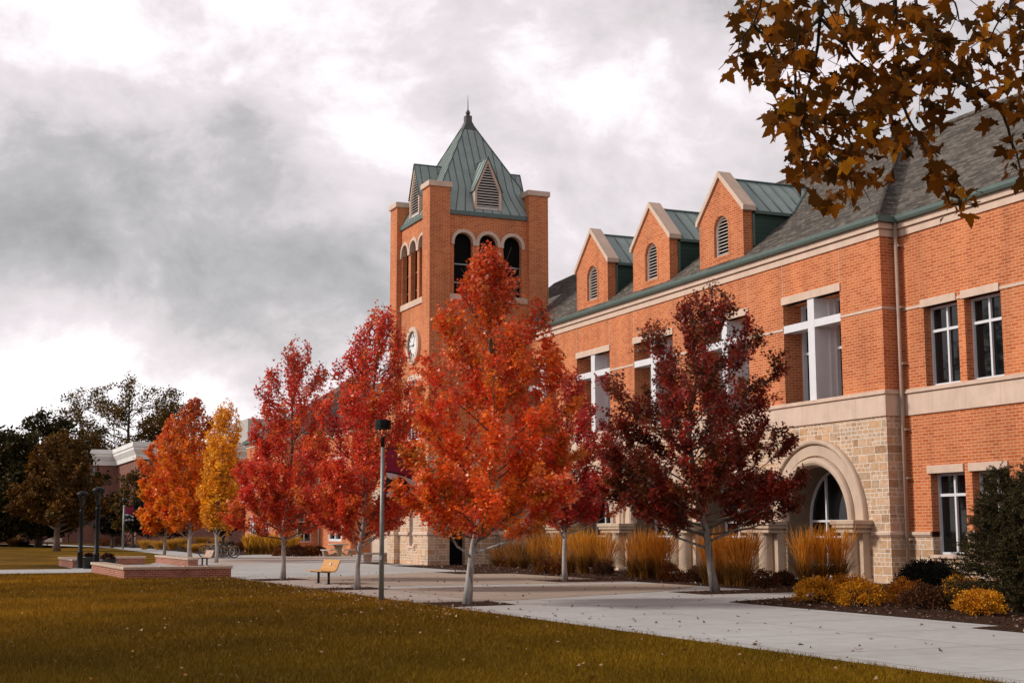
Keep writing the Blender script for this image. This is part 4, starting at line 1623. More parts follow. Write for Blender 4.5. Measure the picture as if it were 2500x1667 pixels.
# ------------------------------------------------------------------ lamps
def banner_mesh(t, p, w, z0, z1, name='banner'):
    """cloth banner hung from two rods: maroon field, black swoosh and white jagged stripes"""
    H = z1 - z0
    x = p[0] + .02
    y0 = p[1] + .10

    def wav(u):
        return x + .03 * math.sin(u * 5)

    def strip(mb, pts, d):
        mb.add([(wav(u) + d, y0 + u * w, z0 + v * H) for u, v in pts], [tuple(range(len(pts)))])
    mb = MB()
    n = 10
    for i in range(n):
        a, b = i / n, (i + 1) / n
        mb.add([(wav(a), y0 + a * w, z0), (wav(b), y0 + b * w, z0), (wav(b), y0 + b * w, z1), (wav(a), y0 + a * w, z1)], [(0, 1, 2, 3)])
    bn = mb.build(name, M['maroon'], t)
    mb = MB()
    top = lambda u: .56 - .16 * u ** 1.4
    for i in range(n):
        a, b = i / n, (i + 1) / n
        strip(mb, [(a, 0), (b, 0), (b, top(b)), (a, top(a))], .006)
    fld = mb.build('black_field', M['black'], bn)
    mb = MB()
    for i in range(n):
        a, b = i / n, (i + 1) / n
        strip(mb, [(a, top(a) - .12 - .05 * math.sin(a * 9)), (b, top(b) - .12 - .05 * math.sin(b * 9)), (b, top(b) - .04), (a, top(a) - .04)], .012)
    jag = [(0, .10), (.18, .20), (.3, .12), (.5, .24), (.66, .13), (.85, .22), (1, .12)]
    for (a, va), (b, vb) in zip(jag[:-1], jag[1:]):
        strip(mb, [(a, .03), (b, .03), (b, vb - .02), (a, va - .02)], .012)
    mb.build('white_stripes', M['white'], bn)
    for z in (z0 - .02, z1 + .02):
        mb = MB()
        mb.tube([(p[0], p[1], z), (x, y0 + w, z)], .014, 6)
        mb.build('rod', M['black'], t)


p = np.array([3.85, -18.76, 0])
t = thing('lamp_post', 'grey steel lamp post with dark drum head at the lawn edge', 'street lamp', tuple(p))
mb = MB()
mb.tube([(p[0], p[1], 0), (p[0], p[1], 3.84)], [.068, .046], 16)
po = mb.build('pole', M['galv'], t)
mb = MB()
mb.box(p[0] + .0455, p[0] + .061, p[1] - .062, p[1] - .02, 1.02, 1.12)
mb.build('sticker', M['white'], po)
mb = MB()
mb.lathe([(.052, 3.84), (.052, 4.06), (.075, 4.09)], (p[0], p[1], 0), 16)
mb.build('neck', M['black'], t)
for k in range(6):
    a = R(60 * k + 20)
    mb = MB()
    mb.tube([(p[0] + r * math.cos(a), p[1] + r * math.sin(a), z) for r, z in ((.05, 4.09), (.10, 4.095), (.135, 4.13), (.145, 4.18), (.145, 4.29))], .010, 6)
    mb.build('cage_bar', M['black'], t)
mb = MB()
mb.lathe([(.19, 4.29), (.205, 4.285), (.205, 4.325), (.20, 4.33), (.205, 4.335), (.205, 4.365), (.20, 4.37), (.21, 4.375), (.21, 4.505), (.19, 4.52)], (p[0], p[1], 0), 10, smooth=False)
mb.build('lamp_head', M['charcoal'], t)
banner_mesh(t, p, .78, 2.55, 3.78)

p = gp(299.6, 1339.2)
t = thing('banner_lamp_post', 'distant grey lamp post with a maroon banner', 'street lamp', tuple(p))
mb = MB()
mb.tube([(p[0], p[1], 0), (p[0], p[1], 4.7)], [.13, .10], 10)
mb.build('pole', M['galv'], t)
mb = MB()
mb.lathe([(.06, 4.7), (.06, 5.0), (.22, 5.05), (.26, 5.1), (.26, 5.4), (.22, 5.45)], (p[0], p[1], 0), 10)
mb.build('lamp_head', M['black'], t)
banner_mesh(t, p, .95, 2.95, 4.5)


def lyre_lamp(p, label):
    t = thing('lyre_lamp', label, 'street lamp', tuple(p), 0, 'black lyre lamps at the path')
    mb = MB()
    mb.lathe([(.20, 0), (.20, .06), (.165, .09), (.15, .12), (.135, .72), (.145, .74), (.145, .79), (.10, .84), (.095, 2.66), (.115, 2.68), (.115, 2.80), (.09, 2.84)], (p[0], p[1], 0), 14)
    mb.build('pole', M['charcoal'], t)
    for k in range(4):
        a = R(45 + 90 * k)
        mb = MB()
        mb.tube([(p[0] + r * math.cos(a), p[1] + r * math.sin(a), z) for r, z in ((.06, 2.80), (.075, 2.95), (.11, 3.12), (.17, 3.30), (.225, 3.45), (.245, 3.56))], .022, 6)
        mb.build('arm', M['charcoal'], t)
    mb = MB()
    mb.lathe([(.26, 3.54), (.285, 3.55), (.285, 3.59), (.25, 3.64), (.16, 3.70), (.05, 3.725), (.001, 3.73)], (p[0], p[1], 0), 22)
    mb.build('lamp_head', M['charcoal'], t)
    mb = MB()
    mb.lathe([(.025, 2.84), (.025, 3.36), (.06, 3.42), (.09, 3.52), (.04, 3.54)], (p[0], p[1], 0), 12)
    mb.build('lantern_core', M['black'], t)


lyre_lamp((-33.85, -21.85, 0.0), 'black lyre lamp post farther along the path behind the wall gap')
lyre_lamp((-26.75, -21.95, 0.0), 'black lyre lamp post at the corner of the nearest seat wall')


def planter(px, py, r, h, label, bowl):
    p = gp(px, py)
    t = thing('planter', label, 'planter', tuple(p), 0, 'dark planters with autumn plants')
    mb = MB()
    if bowl:
        pr = [(r * .55, 0), (r * .62, .03), (r * .92, h * .82), (r, h * .84), (r, h), (r * .9, h), (r * .85, h * .9)]
    else:
        pr = [(r * .82, 0), (r * .95, h * .88), (r, h * .9), (r, h), (r * .9, h), (r * .88, h * .9)]
    mb.lathe(pr, tuple(p), 20)
    mb.build('pot', M['black'], t)
    N = 500
    d = unit(rng.normal(size=(N, 3)))
    d[:, 2] = np.abs(d[:, 2])
    P = d * np.array([r * .7, r * .7, r * .62]) * rng.uniform(.6, 1.05, (N, 1)) + [0, 0, h - .04]
    c = np.array([.05, .015, .012]) * rng.uniform(.4, 1.8, (N, 1))
    leaves('plant', P, rng.uniform(.06, .11, N), d + rng.normal(0, .5, (N, 3)), rng.normal(size=(N, 3)), OVAL, c, M['leaf_far'], t)


planter(216, 1388, .29, .58, 'tall dark planter between the two black lamp posts', False)
planter(262, 1391, .45, .50, 'wide dark bowl planter behind the nearest seat wall', True)
planter(46, 1332.5, .62, .8, 'far left dark planter in front of drooping brown grass', False)
planter(62, 1332.8, .62, .72, 'dark planter next to the white bench by the brown grass', True)

# ------------------------------------------------------------------ bicycles
def bicycle(name, label, loc, rz, paint, group):
    t = thing(name, label, 'bicycle', loc, rz, group)
    RW_ = .36
    o = Vector(loc)

    def L(pts):
        return [o + Vector((p[0], p[1], p[2])) for p in pts]
    for y in (-.53, .53):
        mb = MB()
        mb.tube(L([(0, y + RW_ * math.cos(a), RW_ + .02 + RW_ * math.sin(a)) for a in np.linspace(0, 2 * math.pi, 25)]), .024, 6, False)
        w = mb.build('wheel', M['rubber'], t)
        mb = MB()
        for k in range(12):
            a = 2 * math.pi * k / 12
            mb.tube(L([(0, y, RW_ + .02), (0, y + RW_ * math.cos(a), RW_ + .02 + RW_ * math.sin(a))]), .004, 3, False)
        mb.tube(L([(0, y + (RW_ - .03) * math.cos(a), RW_ + .02 + (RW_ - .03) * math.sin(a)) for a in np.linspace(0, 2 * math.pi, 25)]), .012, 4, False)
        mb.build('spokes', M['vent'], w)
    mb = MB()
    bb, seat, head, rear, front = (0, -.08, .30), (0, -.22, .82), (0, .34, .84), (0, -.53, .38), (0, .53, .38)
    for a, b in ((bb, seat), (bb, (0, .37, .72)), ((0, -.19, .74), (0, .35, .80)), (rear, bb), (rear, (0, -.19, .74)), (head, front)):
        mb.tube(L([a, b]), .02, 6)
    mb.build('frame', paint, t)
    mb = MB()
    mb.tube(L([head, (0, .32, .96)]), .015, 6)
    mb.tube(L([(-.28, .26, 1.0), (-.2, .32, .97), (.2, .32, .97), (.28, .26, 1.0)]), .015, 6)
    mb.build('handlebar', M['black'], t)
    mb = MB()
    mb.prism([(o.x - .03, o.y - .08), (o.x + .03, o.y - .08), (o.x + .09, o.y - .36), (o.x - .09, o.y - .36)], 'z', o.z + .87, o.z + .93)
    mb.tube(L([seat, (0, -.235, .88)]), .014, 6)
    mb.build('saddle', M['black'], t, .015)
    mb = MB()
    mb.tube(L([(.07, -.08, .30), (.07, .06, .22)]), .012, 5)
    mb.tube(L([(-.07, -.08, .30), (-.07, -.22, .38)]), .012, 5)
    mb.lathe([(.09, -.01), (.09, .01)], tuple(o + Vector((0, -.08, .30))), 12)
    mb.build('crank', M['black'], t)
    t.scale = (1.15, 1.15, 1.15)
    return t


bp = gp(541, 1362)
for k, (dx, dy, rz, mt, lb) in enumerate([(0, .25, R(6), M['bike_teal'], 'dark teal bicycle nearest in the row behind the yellow tree trunk'), (-1.0, -.35, R(-4), M['bike_grey'], 'pale grey bicycle with white handlebar stem behind the yellow tree trunk'),
                                          (-2.1, .35, R(3), M['black'], 'black bicycle in the middle of the row'), (-3.2, .55, R(-3), M['bike_teal'], 'farthest dark bicycle in the row by the golden grass')]):
    bicycle('bicycle', lb, (bp[0] + dx, bp[1] + dy, .014), rz, mt, 'bicycles parked by the golden grass')

# ------------------------------------------------------------------ trees
def fbm1(x, seed):
    return sum(math.sin(x * f + seed * (1.7 + f)) / (i + 1) for i, f in enumerate((1, 2.3, 4.1)))


def pick(pal, n, idx=None):
    a = np.array([c for c, _ in pal])
    w = np.array([x for _, x in pal], float)
    if idx is None:
        idx = rng.choice(len(pal), n, p=w / w.sum())
    return a[idx]


def limb_path(a, b, sag, n=7, wob=.05, rs=None):
    rs = rs or random
    a, b = Vector(a), Vector(b)
    mid = (a + b) / 2 + Vector((0, 0, sag))
    pts = []
    for i in range(n):
        t = i / (n - 1)
        q = a * (1 - t) ** 2 + mid * 2 * t * (1 - t) + b * t * t
        q += Vector((rs.uniform(-1, 1), rs.uniform(-1, 1), rs.uniform(-1, 1))) * wob * math.sin(t * math.pi)
        pts.append(q)
    return pts


def maple(name, label, cat, base, H, cb, prof, nleaf, lsize, pal, seed, r0, top=(0, 0), lean=(0, 0), group=None, bark='bark_pale', tmpl=MAPLE, mat='leaf', nlimb=46, hpal=None, ell=1.0, spread=.20, forks=3, limb_mat='bark_mid', rough=.26, bulge=(0, 0)):
    """upright shade tree: tapered trunk, ascending limbs and twigs, a leaf on every place a twig would carry one"""
    rs = random.Random(seed)
    rg = np.random.default_rng(seed)
    t = thing(name, label, cat, tuple(base), rs.uniform(0, 0.01), group)
    ph = np.array([p_[0] for p_ in prof], float)
    prr = np.array([p_[1] for p_ in prof], float)

    def axis(h):
        f = h / H
        sb = math.sin(math.pi * min(f, 1)) ** 2
        return np.array([lean[0] * min(f * 2.2, 1) + top[0] * f ** 1.4 + bulge[0] * sb, lean[1] * min(f * 2.2, 1) + top[1] * f ** 1.4 + bulge[1] * sb])

    def lumpy(az, h):
        """uneven outline: bays and bulges round the crown"""
        k = h / H * 9
        return 1 + rough * (np.sin(az * 2 + k * 1.1 + seed) * .55 + np.sin(az * 3 - k * 2.3 + seed * 2) * .45 + np.sin(az * 5 + k * 3.7 + seed * 3) * .35)
    mb = MB()
    lb = MB()
    tp, tr = [], []
    for i in range(13):
        h = H * .93 * i / 12
        ax = axis(h)
        wob = .03 * min(h, 1.5)
        tp.append((ax[0] + wob * fbm1(h * 1.1, seed), ax[1] + wob * fbm1(h * 1.3 + 5, seed), h))
        tr.append(r0 * (1 - .93 * (i / 12)) ** .85 + .006 + (r0 * .35 if i == 0 else 0))
    cut = 5
    mb.tube(tp[:cut + 1], tr[:cut + 1], 10)
    lb.tube(tp[cut:], tr[cut:], 8)
    tw_a, tw_b = [], []
    ga = 2.39996
    for i in range(nlimb):
        f = (i + .5) / nlimb
        if i < forks:
            hs = cb * (.66 + .1 * i)
        else:
            hs = cb * .8 + (H * .86 - cb * .8) * f ** 1.5
        rise = float(np.interp(f, [0, .25, .5, 1], [.55, 1.15, 1.35, .8])) * rs.uniform(.7, 1.45) * (H / 8.7)
        he = min(hs + rise, H * .985)
        if i < forks:
            he = max(he, cb + .7)
        az = i * ga + rs.uniform(-.35, .35) + seed
        rad = float(np.interp(he, ph, prr)) * rs.uniform(.82, 1.08) * float(lumpy(az, he))
        a_s, a_e = axis(hs), axis(he)
        A = (a_s[0], a_s[1], hs)
        B = (a_e[0] + rad * math.cos(az), a_e[1] + rad * math.sin(az) * ell, he)
        path = limb_path(A, B, -.10 * rad, 7, .05, rs)
        rr = r0 * (.36 - .26 * f)
        (mb if i < forks else lb).tube(path, [rr * (1 - .85 * k / 6) + .004 for k in range(7)], 6)
        for k in range(2, 7):
            for _ in range(2 if k < 6 else 4):
                p0 = path[k]
                dirv = (path[min(k + 1, 6)] - path[k - 1]).normalized()
                rv = Vector((rs.gauss(0, 1), rs.gauss(0, 1), rs.gauss(.25, .6))).normalized()
                d = (dirv * .7 + rv * .75 + Vector((0, 0, .35))).normalized()
                ln = rs.uniform(.3, .9) * (H / 8.7)
                p1 = p0 + d * ln
                axx = axis(p1.z)
                rr_ = math.hypot(p1.x - axx[0], p1.y - axx[1])
                lim = float(np.interp(p1.z, ph, prr)) * 1.1 * float(lumpy(math.atan2(p1.y - axx[1], p1.x - axx[0]), p1.z)) + .08
                if rr_ > lim and rr_ > 1e-3:
                    s_ = lim / rr_
                    p1.x = axx[0] + (p1.x - axx[0]) * s_
                    p1.y = axx[1] + (p1.y - axx[1]) * s_
                lb.tube([p0, (p0 + p1) / 2 + Vector((0, 0, .03)), p1], [.010, .007, .003], 4, False)
                tw_a.append(p0)
                tw_b.append(p1)
        # upright shoots that break the outline
        for _ in range(3 if H < 11 else 1):
            k = rs.choice((3, 4, 5, 6))
            p0 = path[k]
            p1 = p0 + Vector((math.cos(az) * rs.uniform(0, .28) + rs.gauss(0, .1), math.sin(az) * rs.uniform(0, .28) + rs.gauss(0, .1), rs.uniform(.45, 1.0))) * (H / 8.7)
            if p1.z > H * 1.0:
                continue
            lb.tube([p0, (p0 + p1) / 2, p1], [.009, .006, .003], 4, False)
            tw_a.append(p0)
            tw_b.append(p1)
    for k in range(12):
        h0 = H * rs.uniform(.78, .93)
        ax = axis(h0)
        p0 = Vector((ax[0], ax[1], h0))
        p1 = p0 + Vector((rs.gauss(0, .12), rs.gauss(0, .12), H * .99 - h0 if k < 4 else rs.uniform(.3, .6)))
        tw_a.append(p0)
        tw_b.append(p1)
    mb.build('trunk', M[bark], t, off=(0, 0, 0))
    lb.build('branches', M[limb_mat if bark in ('bark_pale', 'bark_mottled') else bark], t, off=(0, 0, 0))
    A = np.array([list(v) for v in tw_a])
    B = np.array([list(v) for v in tw_b])
    nt = len(A)
    ln = np.linalg.norm(B - A, axis=1)
    wt = ln * rg.uniform(.35, 1.5, nt) * (.25 + np.interp((A[:, 2] + B[:, 2]) / 2, ph, prr) / prr.max()) ** 1.1 * (1 + 1.1 * np.clip(1 - ((A[:, 2] + B[:, 2]) / 2 - cb) / (H - cb) * 2.2, 0, 1))
    idx = rg.choice(nt, nleaf, p=wt / wt.sum())
    u = rg.uniform(.05, 1.05, nleaf)[:, None] ** .8
    base_p = A[idx] * (1 - u) + B[idx] * u
    sc = spread * (H / 8.7)
    P = base_p + rg.normal(0, sc * .42, (nleaf, 3)) * np.array([1, 1, .8])
    axs = np.array([axis(h) for h in np.linspace(0, H * 1.05, 60)])
    hh = np.clip(P[:, 2] / (H * 1.05) * 59, 0, 59).astype(int)
    dxy = P[:, :2] - axs[hh]
    rr_ = np.linalg.norm(dxy, axis=1)
    lim = np.interp(P[:, 2], ph, prr) * 1.3 * lumpy(np.arctan2(dxy[:, 1], dxy[:, 0]), P[:, 2]) + .22
    keep = (rr_ < lim) & (P[:, 2] > cb * (.9 + .12 * np.sin(np.arctan2(dxy[:, 1], dxy[:, 0]) * 3 + seed)))
    P, idx, rr_, dxy, lim = P[keep], idx[keep], rr_[keep], dxy[keep], lim[keep]
    n = len(P)
    out = np.concatenate([dxy / np.maximum(rr_, .05)[:, None], np.zeros((n, 1))], 1)
    tw_dir = unit(B - A)[idx]
    tip = tw_dir * .75 + out * .45 + np.array([0, 0, -.1]) + rg.normal(0, .45, (n, 3))
    nrm = np.array([0, 0, 1.0]) + out * .6 + rg.normal(0, .45, (n, 3))
    wts = np.array([x for _, x in pal]) / sum(x for _, x in pal)
    tone = pick(pal, nt, rg.choice(len(pal), nt, p=wts))
    col = tone[idx]
    if hpal:
        hn = np.clip((P[:, 2] - cb) / (H - cb) + rg.normal(0, .10, n), 0, 1)
        for (h0, h1, c, s_) in hpal:
            w = np.clip((hn - h0) / max(h1 - h0, 1e-3), 0, 1)[:, None] * s_ if h1 > h0 else np.clip((h0 - hn) / max(h0 - h1, 1e-3), 0, 1)[:, None] * s_
            col = col * (1 - w) + np.array(c) * w
    jl = pick(pal, n, rg.choice(len(pal), n, p=wts))
    w = rg.uniform(0, .45, (n, 1))
    col = (col * (1 - w) + jl * w) * rg.uniform(.7, 1.35, (n, 1))
    leaves('crown', P, rg.uniform(.7, 1.25, n) * lsize, tip, nrm, tmpl, np.clip(col, 0, .95), M[mat], t, rg.uniform(-.1, .7, n), rg.uniform(-.1, .5, n))
    return t


RED = [((.50, .030, .024), 3), ((.60, .055, .024), 3), ((.64, .11, .022), 2.4), ((.40, .022, .026), 1.6), ((.68, .19, .03), .9), ((.72, .20, .13), .8), ((.30, .10, .02), .8)]
ORANGE = [((.62, .080, .016), 3), ((.68, .145, .018), 3), ((.56, .042, .018), 2.2), ((.66, .21, .020), 1.4), ((.46, .17, .016), 1.3), ((.74, .24, .12), .9), ((.34, .13, .015), .9)]
MAROON = [((.105, .011, .006), 3), ((.17, .018, .008), 2.4), ((.15, .045, .010), 2.0), ((.30, .022, .014), 1.8), ((.075, .026, .006), 1.6), ((.36, .03, .018), .6)]
FIRE = [((.62, .16, .014), 3), ((.66, .235, .016), 3), ((.56, .07, .018), 2), ((.50, .18, .012), 1.5)]
GOLD = [((.68, .33, .018), 3), ((.74, .40, .024), 2.5), ((.60, .25, .014), 2), ((.48, .19, .012), .9)]
G = 'autumn maples along the plaza'
maple('maple_tree', 'tall orange red maple standing in front of the clock tower', 'maple tree', (6.38, -17.45, 0), 8.7, 1.6,
      [(1.4, .9), (1.8, 1.75), (2.4, 2.2), (3.4, 2.2), (4.4, 1.9), (5.3, 1.55), (6.2, 1.18), (7.0, .90), (7.7, .55), (8.2, .28), (8.7, .06)], 47000, .086, ORANGE, 11, .09,
      (.10, .22), (.08, .2), G, bulge=(.16, .36), hpal=[(.60, 1.0, (.44, .05, .026), .75), (.12, -.1, (.56, .15, .018), .5)])
maple('maple_tree', 'dark maroon maple with a leaning trunk in front of the arcade', 'maple tree', (3.3, -8.75, 0), 8.55, 1.85,
      [(1.6, .8), (2.0, 2.0), (2.6, 2.7), (3.6, 2.9), (4.6, 2.55), (5.6, 2.25), (6.4, 1.9), (7.2, 1.45), (7.9, .9), (8.4, .4), (8.8, .08)], 62000, .088, MAROON, 23, .11,
      (.0, .5), (-.15, -.42), G, 'bark_mottled', bulge=(-.13, -.32), ell=.95, nlimb=54, hpal=[(.3, -.1, (.13, .035, .010), .55)])
maple('maple_tree', 'slim crimson maple directly behind the grey lamp post', 'maple tree', (-2.95, -17.3, 0), 8.45, 1.55,
      [(1.2, .8), (1.6, 1.4), (2.4, 1.7), (3.6, 1.65), (4.6, 1.45), (5.6, 1.25), (6.5, .98), (7.3, .68), (8.0, .38), (8.6, .08)], 38000, .085, RED, 37, .08,
      (.2, .55), (.05, .05), G, hpal=[(.22, -.1, (.50, .13, .02), .6)])
maple('maple_tree', 'broad red maple left of the honey coloured bench', 'maple tree', (-12.3, -17.2, 0), 8.45, 1.65,
      [(1.3, .8), (1.7, 1.5), (2.4, 2.05), (3.4, 2.1), (4.2, 1.65), (5.1, 1.22), (6.1, 1.1), (7.0, 1.0), (7.8, .65), (8.7, .08)], 37000, .09, RED, 41, .08,
      (.1, .42), (0, 0), G, hpal=[(.25, -.1, (.50, .14, .02), .55), (.7, 1.0, (.36, .03, .03), .5)])
maple('maple_tree', 'smaller crimson maple between the orange maple and the maroon maple', 'maple tree', (-6.5, -8.75, 0), 7.2, 1.9,
      [(1.7, .4), (2.2, 1.2), (2.9, 1.75), (3.8, 1.8), (4.7, 1.45), (5.6, 1.0), (6.4, .55), (7.2, .08)], 28000, .09, [((.42, .028, .03), 3), ((.50, .05, .026), 3), ((.30, .02, .022), 2), ((.54, .12, .03), 1.2)], 53, .085,
      (-.2, .5), (0, -.1), G)
maple('maple_tree', 'orange maple with a red fringe left of the yellow columnar tree', 'maple tree', (-57.5, -13.9, 0), 9.3, 1.7,
      [(1.5, .7), (2.0, 1.6), (3.0, 2.0), (4.2, 1.95), (5.5, 1.7), (6.8, 1.3), (8.0, .8), (9.3, .1)], 14000, .19, FIRE, 61, .10, (.1, .3), (0, 0), G, hpal=[(.45, 1.0, (.48, .05, .025), .7)])
maple('maple_tree', 'flame coloured maple with a dark red tip and forked pale trunk', 'maple tree', (-48.9, -13.75, 0), 9.9, 1.9,
      [(1.7, .6), (2.4, 1.5), (3.4, 1.95), (4.8, 1.75), (6.2, 1.5), (7.4, 1.2), (8.4, .8), (9.3, .4), (10.1, .08)], 17000, .17, FIRE, 67, .12, (.1, .3), (0, -.3), G, hpal=[(.62, .95, (.20, .022, .026), .9), (.5, .8, (.46, .08, .02), .4)])
maple('columnar_tree', 'narrow golden yellow columnar tree beside the bicycles', 'tree', (-43.1, -13.35, 0), 9.05, 1.75,
      [(1.5, .5), (2.0, .75), (3.5, .95), (5.0, 1.0), (6.5, .95), (7.6, .75), (8.5, .45), (9.3, .06)], 13000, .14, GOLD, 71, .085, (.1, .3), (0, 0), None, nlimb=54, hpal=[(.25, -.1, (.40, .16, .014), .5)])

# background trees
DKGREEN = [((.030, .030, .008), 3), ((.045, .036, .009), 2), ((.070, .042, .010), 1.2)]
OLIVE = [((.11, .062, .011), 3), ((.15, .078, .013), 2), ((.07, .052, .012), 2), ((.21, .10, .015), 1)]
BROWNP = [((.13, .062, .012), 3), ((.18, .082, .014), 2), ((.08, .048, .011), 2.5), ((.24, .11, .018), .8)]
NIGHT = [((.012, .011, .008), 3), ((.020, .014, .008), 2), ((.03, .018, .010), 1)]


def dirp(px, py, dist):
    d = FW * FPX + RT * (px - 1250) - UP * (py - 833.5)
    return CAM + d / (d @ FW) * dist


def big_tree(name, label, px, dist, top_y, wpx, cb, pal, seed, nleaf, lsize, r0, shape='round', bark='bark_dark', nl=30, spread=.5, mat='leaf_far', tmpl=DIAM):
    b = dirp(px, 1298, dist)
    b[2] = 0
    H = dirp(px, top_y, dist)[2]
    w = wpx / FPX * dist / 2
    if shape == 'round':
        prof = [(cb * .9, w * .45), (cb + (H - cb) * .2, w * .95), (cb + (H - cb) * .45, w), (cb + (H - cb) * .7, w * .85), (cb + (H - cb) * .88, w * .55), (H, w * .1)]
    else:
        prof = [(cb * .9, w * .7), (cb + (H - cb) * .12, w), (cb + (H - cb) * .4, w * .85), (cb + (H - cb) * .65, w * .62), (cb + (H - cb) * .85, w * .36), (H, w * .06)]
    return maple(name, label, 'tree', tuple(b), H, cb, prof, nleaf, lsize, pal, seed, r0, (0, 0), (0, 0), None, bark, tmpl, mat, nl, None, 1.0, spread)


big_tree('pine_tree', 'broad brownish pine on the far lawn left of the black lamps', 140, 133, 1050, 215, 2.7, BROWNP, 83, 16000, .34, .30, 'cone', 'bark_pine', 46, .42)
big_tree('dark_tree', 'dark dense tree at the left edge behind the brown pine', 95, 172, 1004, 250, 1.2, DKGREEN, 89, 17000, .5, .4, 'round', nl=44)
big_tree('dark_tree', 'dark green tree cut by the left edge of the picture', -15, 165, 1045, 170, 1.0, DKGREEN, 97, 12000, .5, .35, 'round')
big_tree('leafy_tree', 'tall open tree with bare limbs showing over the flat roof', 305, 285, 922, 330, 14.5, OLIVE, 103, 26000, .46, .7, 'round', 'bark_dark', 34, .35)
big_tree('leafy_tree', 'thin topped tree over the flat roof right of the tallest one', 405, 285, 958, 130, 11, OLIVE, 107, 7000, .5, .45, 'round', 'bark_dark', 24, .5)
big_tree('dark_tree', 'rounded dark tree between the brown pine and the flat roof', 192, 285, 1048, 66, 2, DKGREEN, 109, 6000, .5, .4)
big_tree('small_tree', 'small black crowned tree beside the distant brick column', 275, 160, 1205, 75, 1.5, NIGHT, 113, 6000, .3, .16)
big_tree('small_tree', 'olive brown tree behind the maroon banner', 325, 158, 1150, 100, 1.8, OLIVE, 127, 7000, .3, .18)
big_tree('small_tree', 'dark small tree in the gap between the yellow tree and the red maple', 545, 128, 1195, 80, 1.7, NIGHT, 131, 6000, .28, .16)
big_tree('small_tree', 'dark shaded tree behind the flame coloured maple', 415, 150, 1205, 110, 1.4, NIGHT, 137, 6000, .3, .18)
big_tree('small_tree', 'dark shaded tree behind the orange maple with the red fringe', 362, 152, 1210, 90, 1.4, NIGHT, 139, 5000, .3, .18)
# park trees across the lawn (left of the view): they shade it and show in the window panes
for k, (x, y, h, w) in enumerate(((-6, -50, 13, 9), (10, -46, 12, 8), (-24, -62, 17, 13), (-44, -70, 18, 14), (22, -50, 13, 9), (-46, -45, 19, 12))):
    maple('park_tree', ['round park tree across the lawn', 'smaller park tree across the lawn', 'wide park tree at the far side of the lawn', 'tallest park tree at the far side of the lawn', 'park tree nearest the viewer', 'tall park tree beside the path'][k], 'tree', (x, y, 0), h, 2.2,
          [(2, w * .25), (4, w * .45), (h * .5, w * .5), (h * .8, w * .33), (h, .2)], 5000, .42, OLIVE, 151 + k, .25, (0, 0), (0, 0), 'park trees across the lawn', 'bark_dark', DIAM, 'leaf_far', 26, None, 1.0, .4)

# ------------------------------------------------------------------ spruces, shrubs and grasses
def spruce(label, base, H, W, seed, n_sh=520):
    rg = np.random.default_rng(seed)
    t = thing('spruce', label, 'conifer', tuple(base), 0, 'young spruces by the right wing')
    mb = MB()
    mb.tube([(0, 0, 0), (.02, 0, H * .5), (0, 0, H * .97)], [.06, .04, .01], 8)
    Ps, Ts = [], []
    for i in range(n_sh):
        f = rg.uniform(0, 1) ** .65
        z = H * (1 - f) * .97 + .12
        rad = (W * .5) * (f ** .9) * rg.uniform(.62, 1.15) + .05
        az = rg.uniform(0, 2 * math.pi)
        up = .25 + .5 * (1 - f)
        p0 = np.array([0, 0, z - rad * up * .2])
        p1 = np.array([rad * math.cos(az), rad * math.sin(az), z + rad * up * .35 - .12 * rad])
        if i < 150:
            mb.tube([p0, (p0 + p1) / 2 + [0, 0, -.04], p1], [.012, .009, .004], 4, False)
        d = unit(p1 - p0)
        # needles along the outer part of the shoot and its side twigs
        for q in range(5):
            s0 = p0 + (p1 - p0) * rg.uniform(.45, .95)
            dd = unit(d + rg.normal(0, .45, 3) + [0, 0, .1]) if q else d
            l = rg.uniform(.16, .30) if q else .26
            s0 = p1 - d * .2 if not q else s0
            k = 44
            u = rg.uniform(0, 1, k)
            Ps.append(s0 + dd * (u * l)[:, None])
            rad_v = rg.normal(0, 1, (k, 3))
            Ts.append(dd * .75 + unit(rad_v) * .8)
    mb.build('trunk', M['bark_dark'], t, off=(0, 0, 0))
    P, Tt = np.concatenate(Ps), np.concatenate(Ts)
    n = len(P)
    c = pick([((.030, .029, .012), 3), ((.055, .044, .015), 2), ((.15, .10, .03), 1.2)], n) * rg.uniform(.6, 1.4, (n, 1))
    leaves('crown', P, rg.uniform(.04, .065, n), Tt, rg.normal(size=(n, 3)), np.array([(0, 0), (.13, .5), (0, 1.0), (-.13, .5)]), c, M['needle'], t, 0)


spruce('dark young spruce by the lower windows of the right wing', (13.75, -7.9, 0.02), 3.0, 2.6, 201)
q = gp(2540, 1494)
spruce('dark spruce cut by the right edge of the picture', (q[0], q[1], 0.02), 3.1, 2.7, 207)


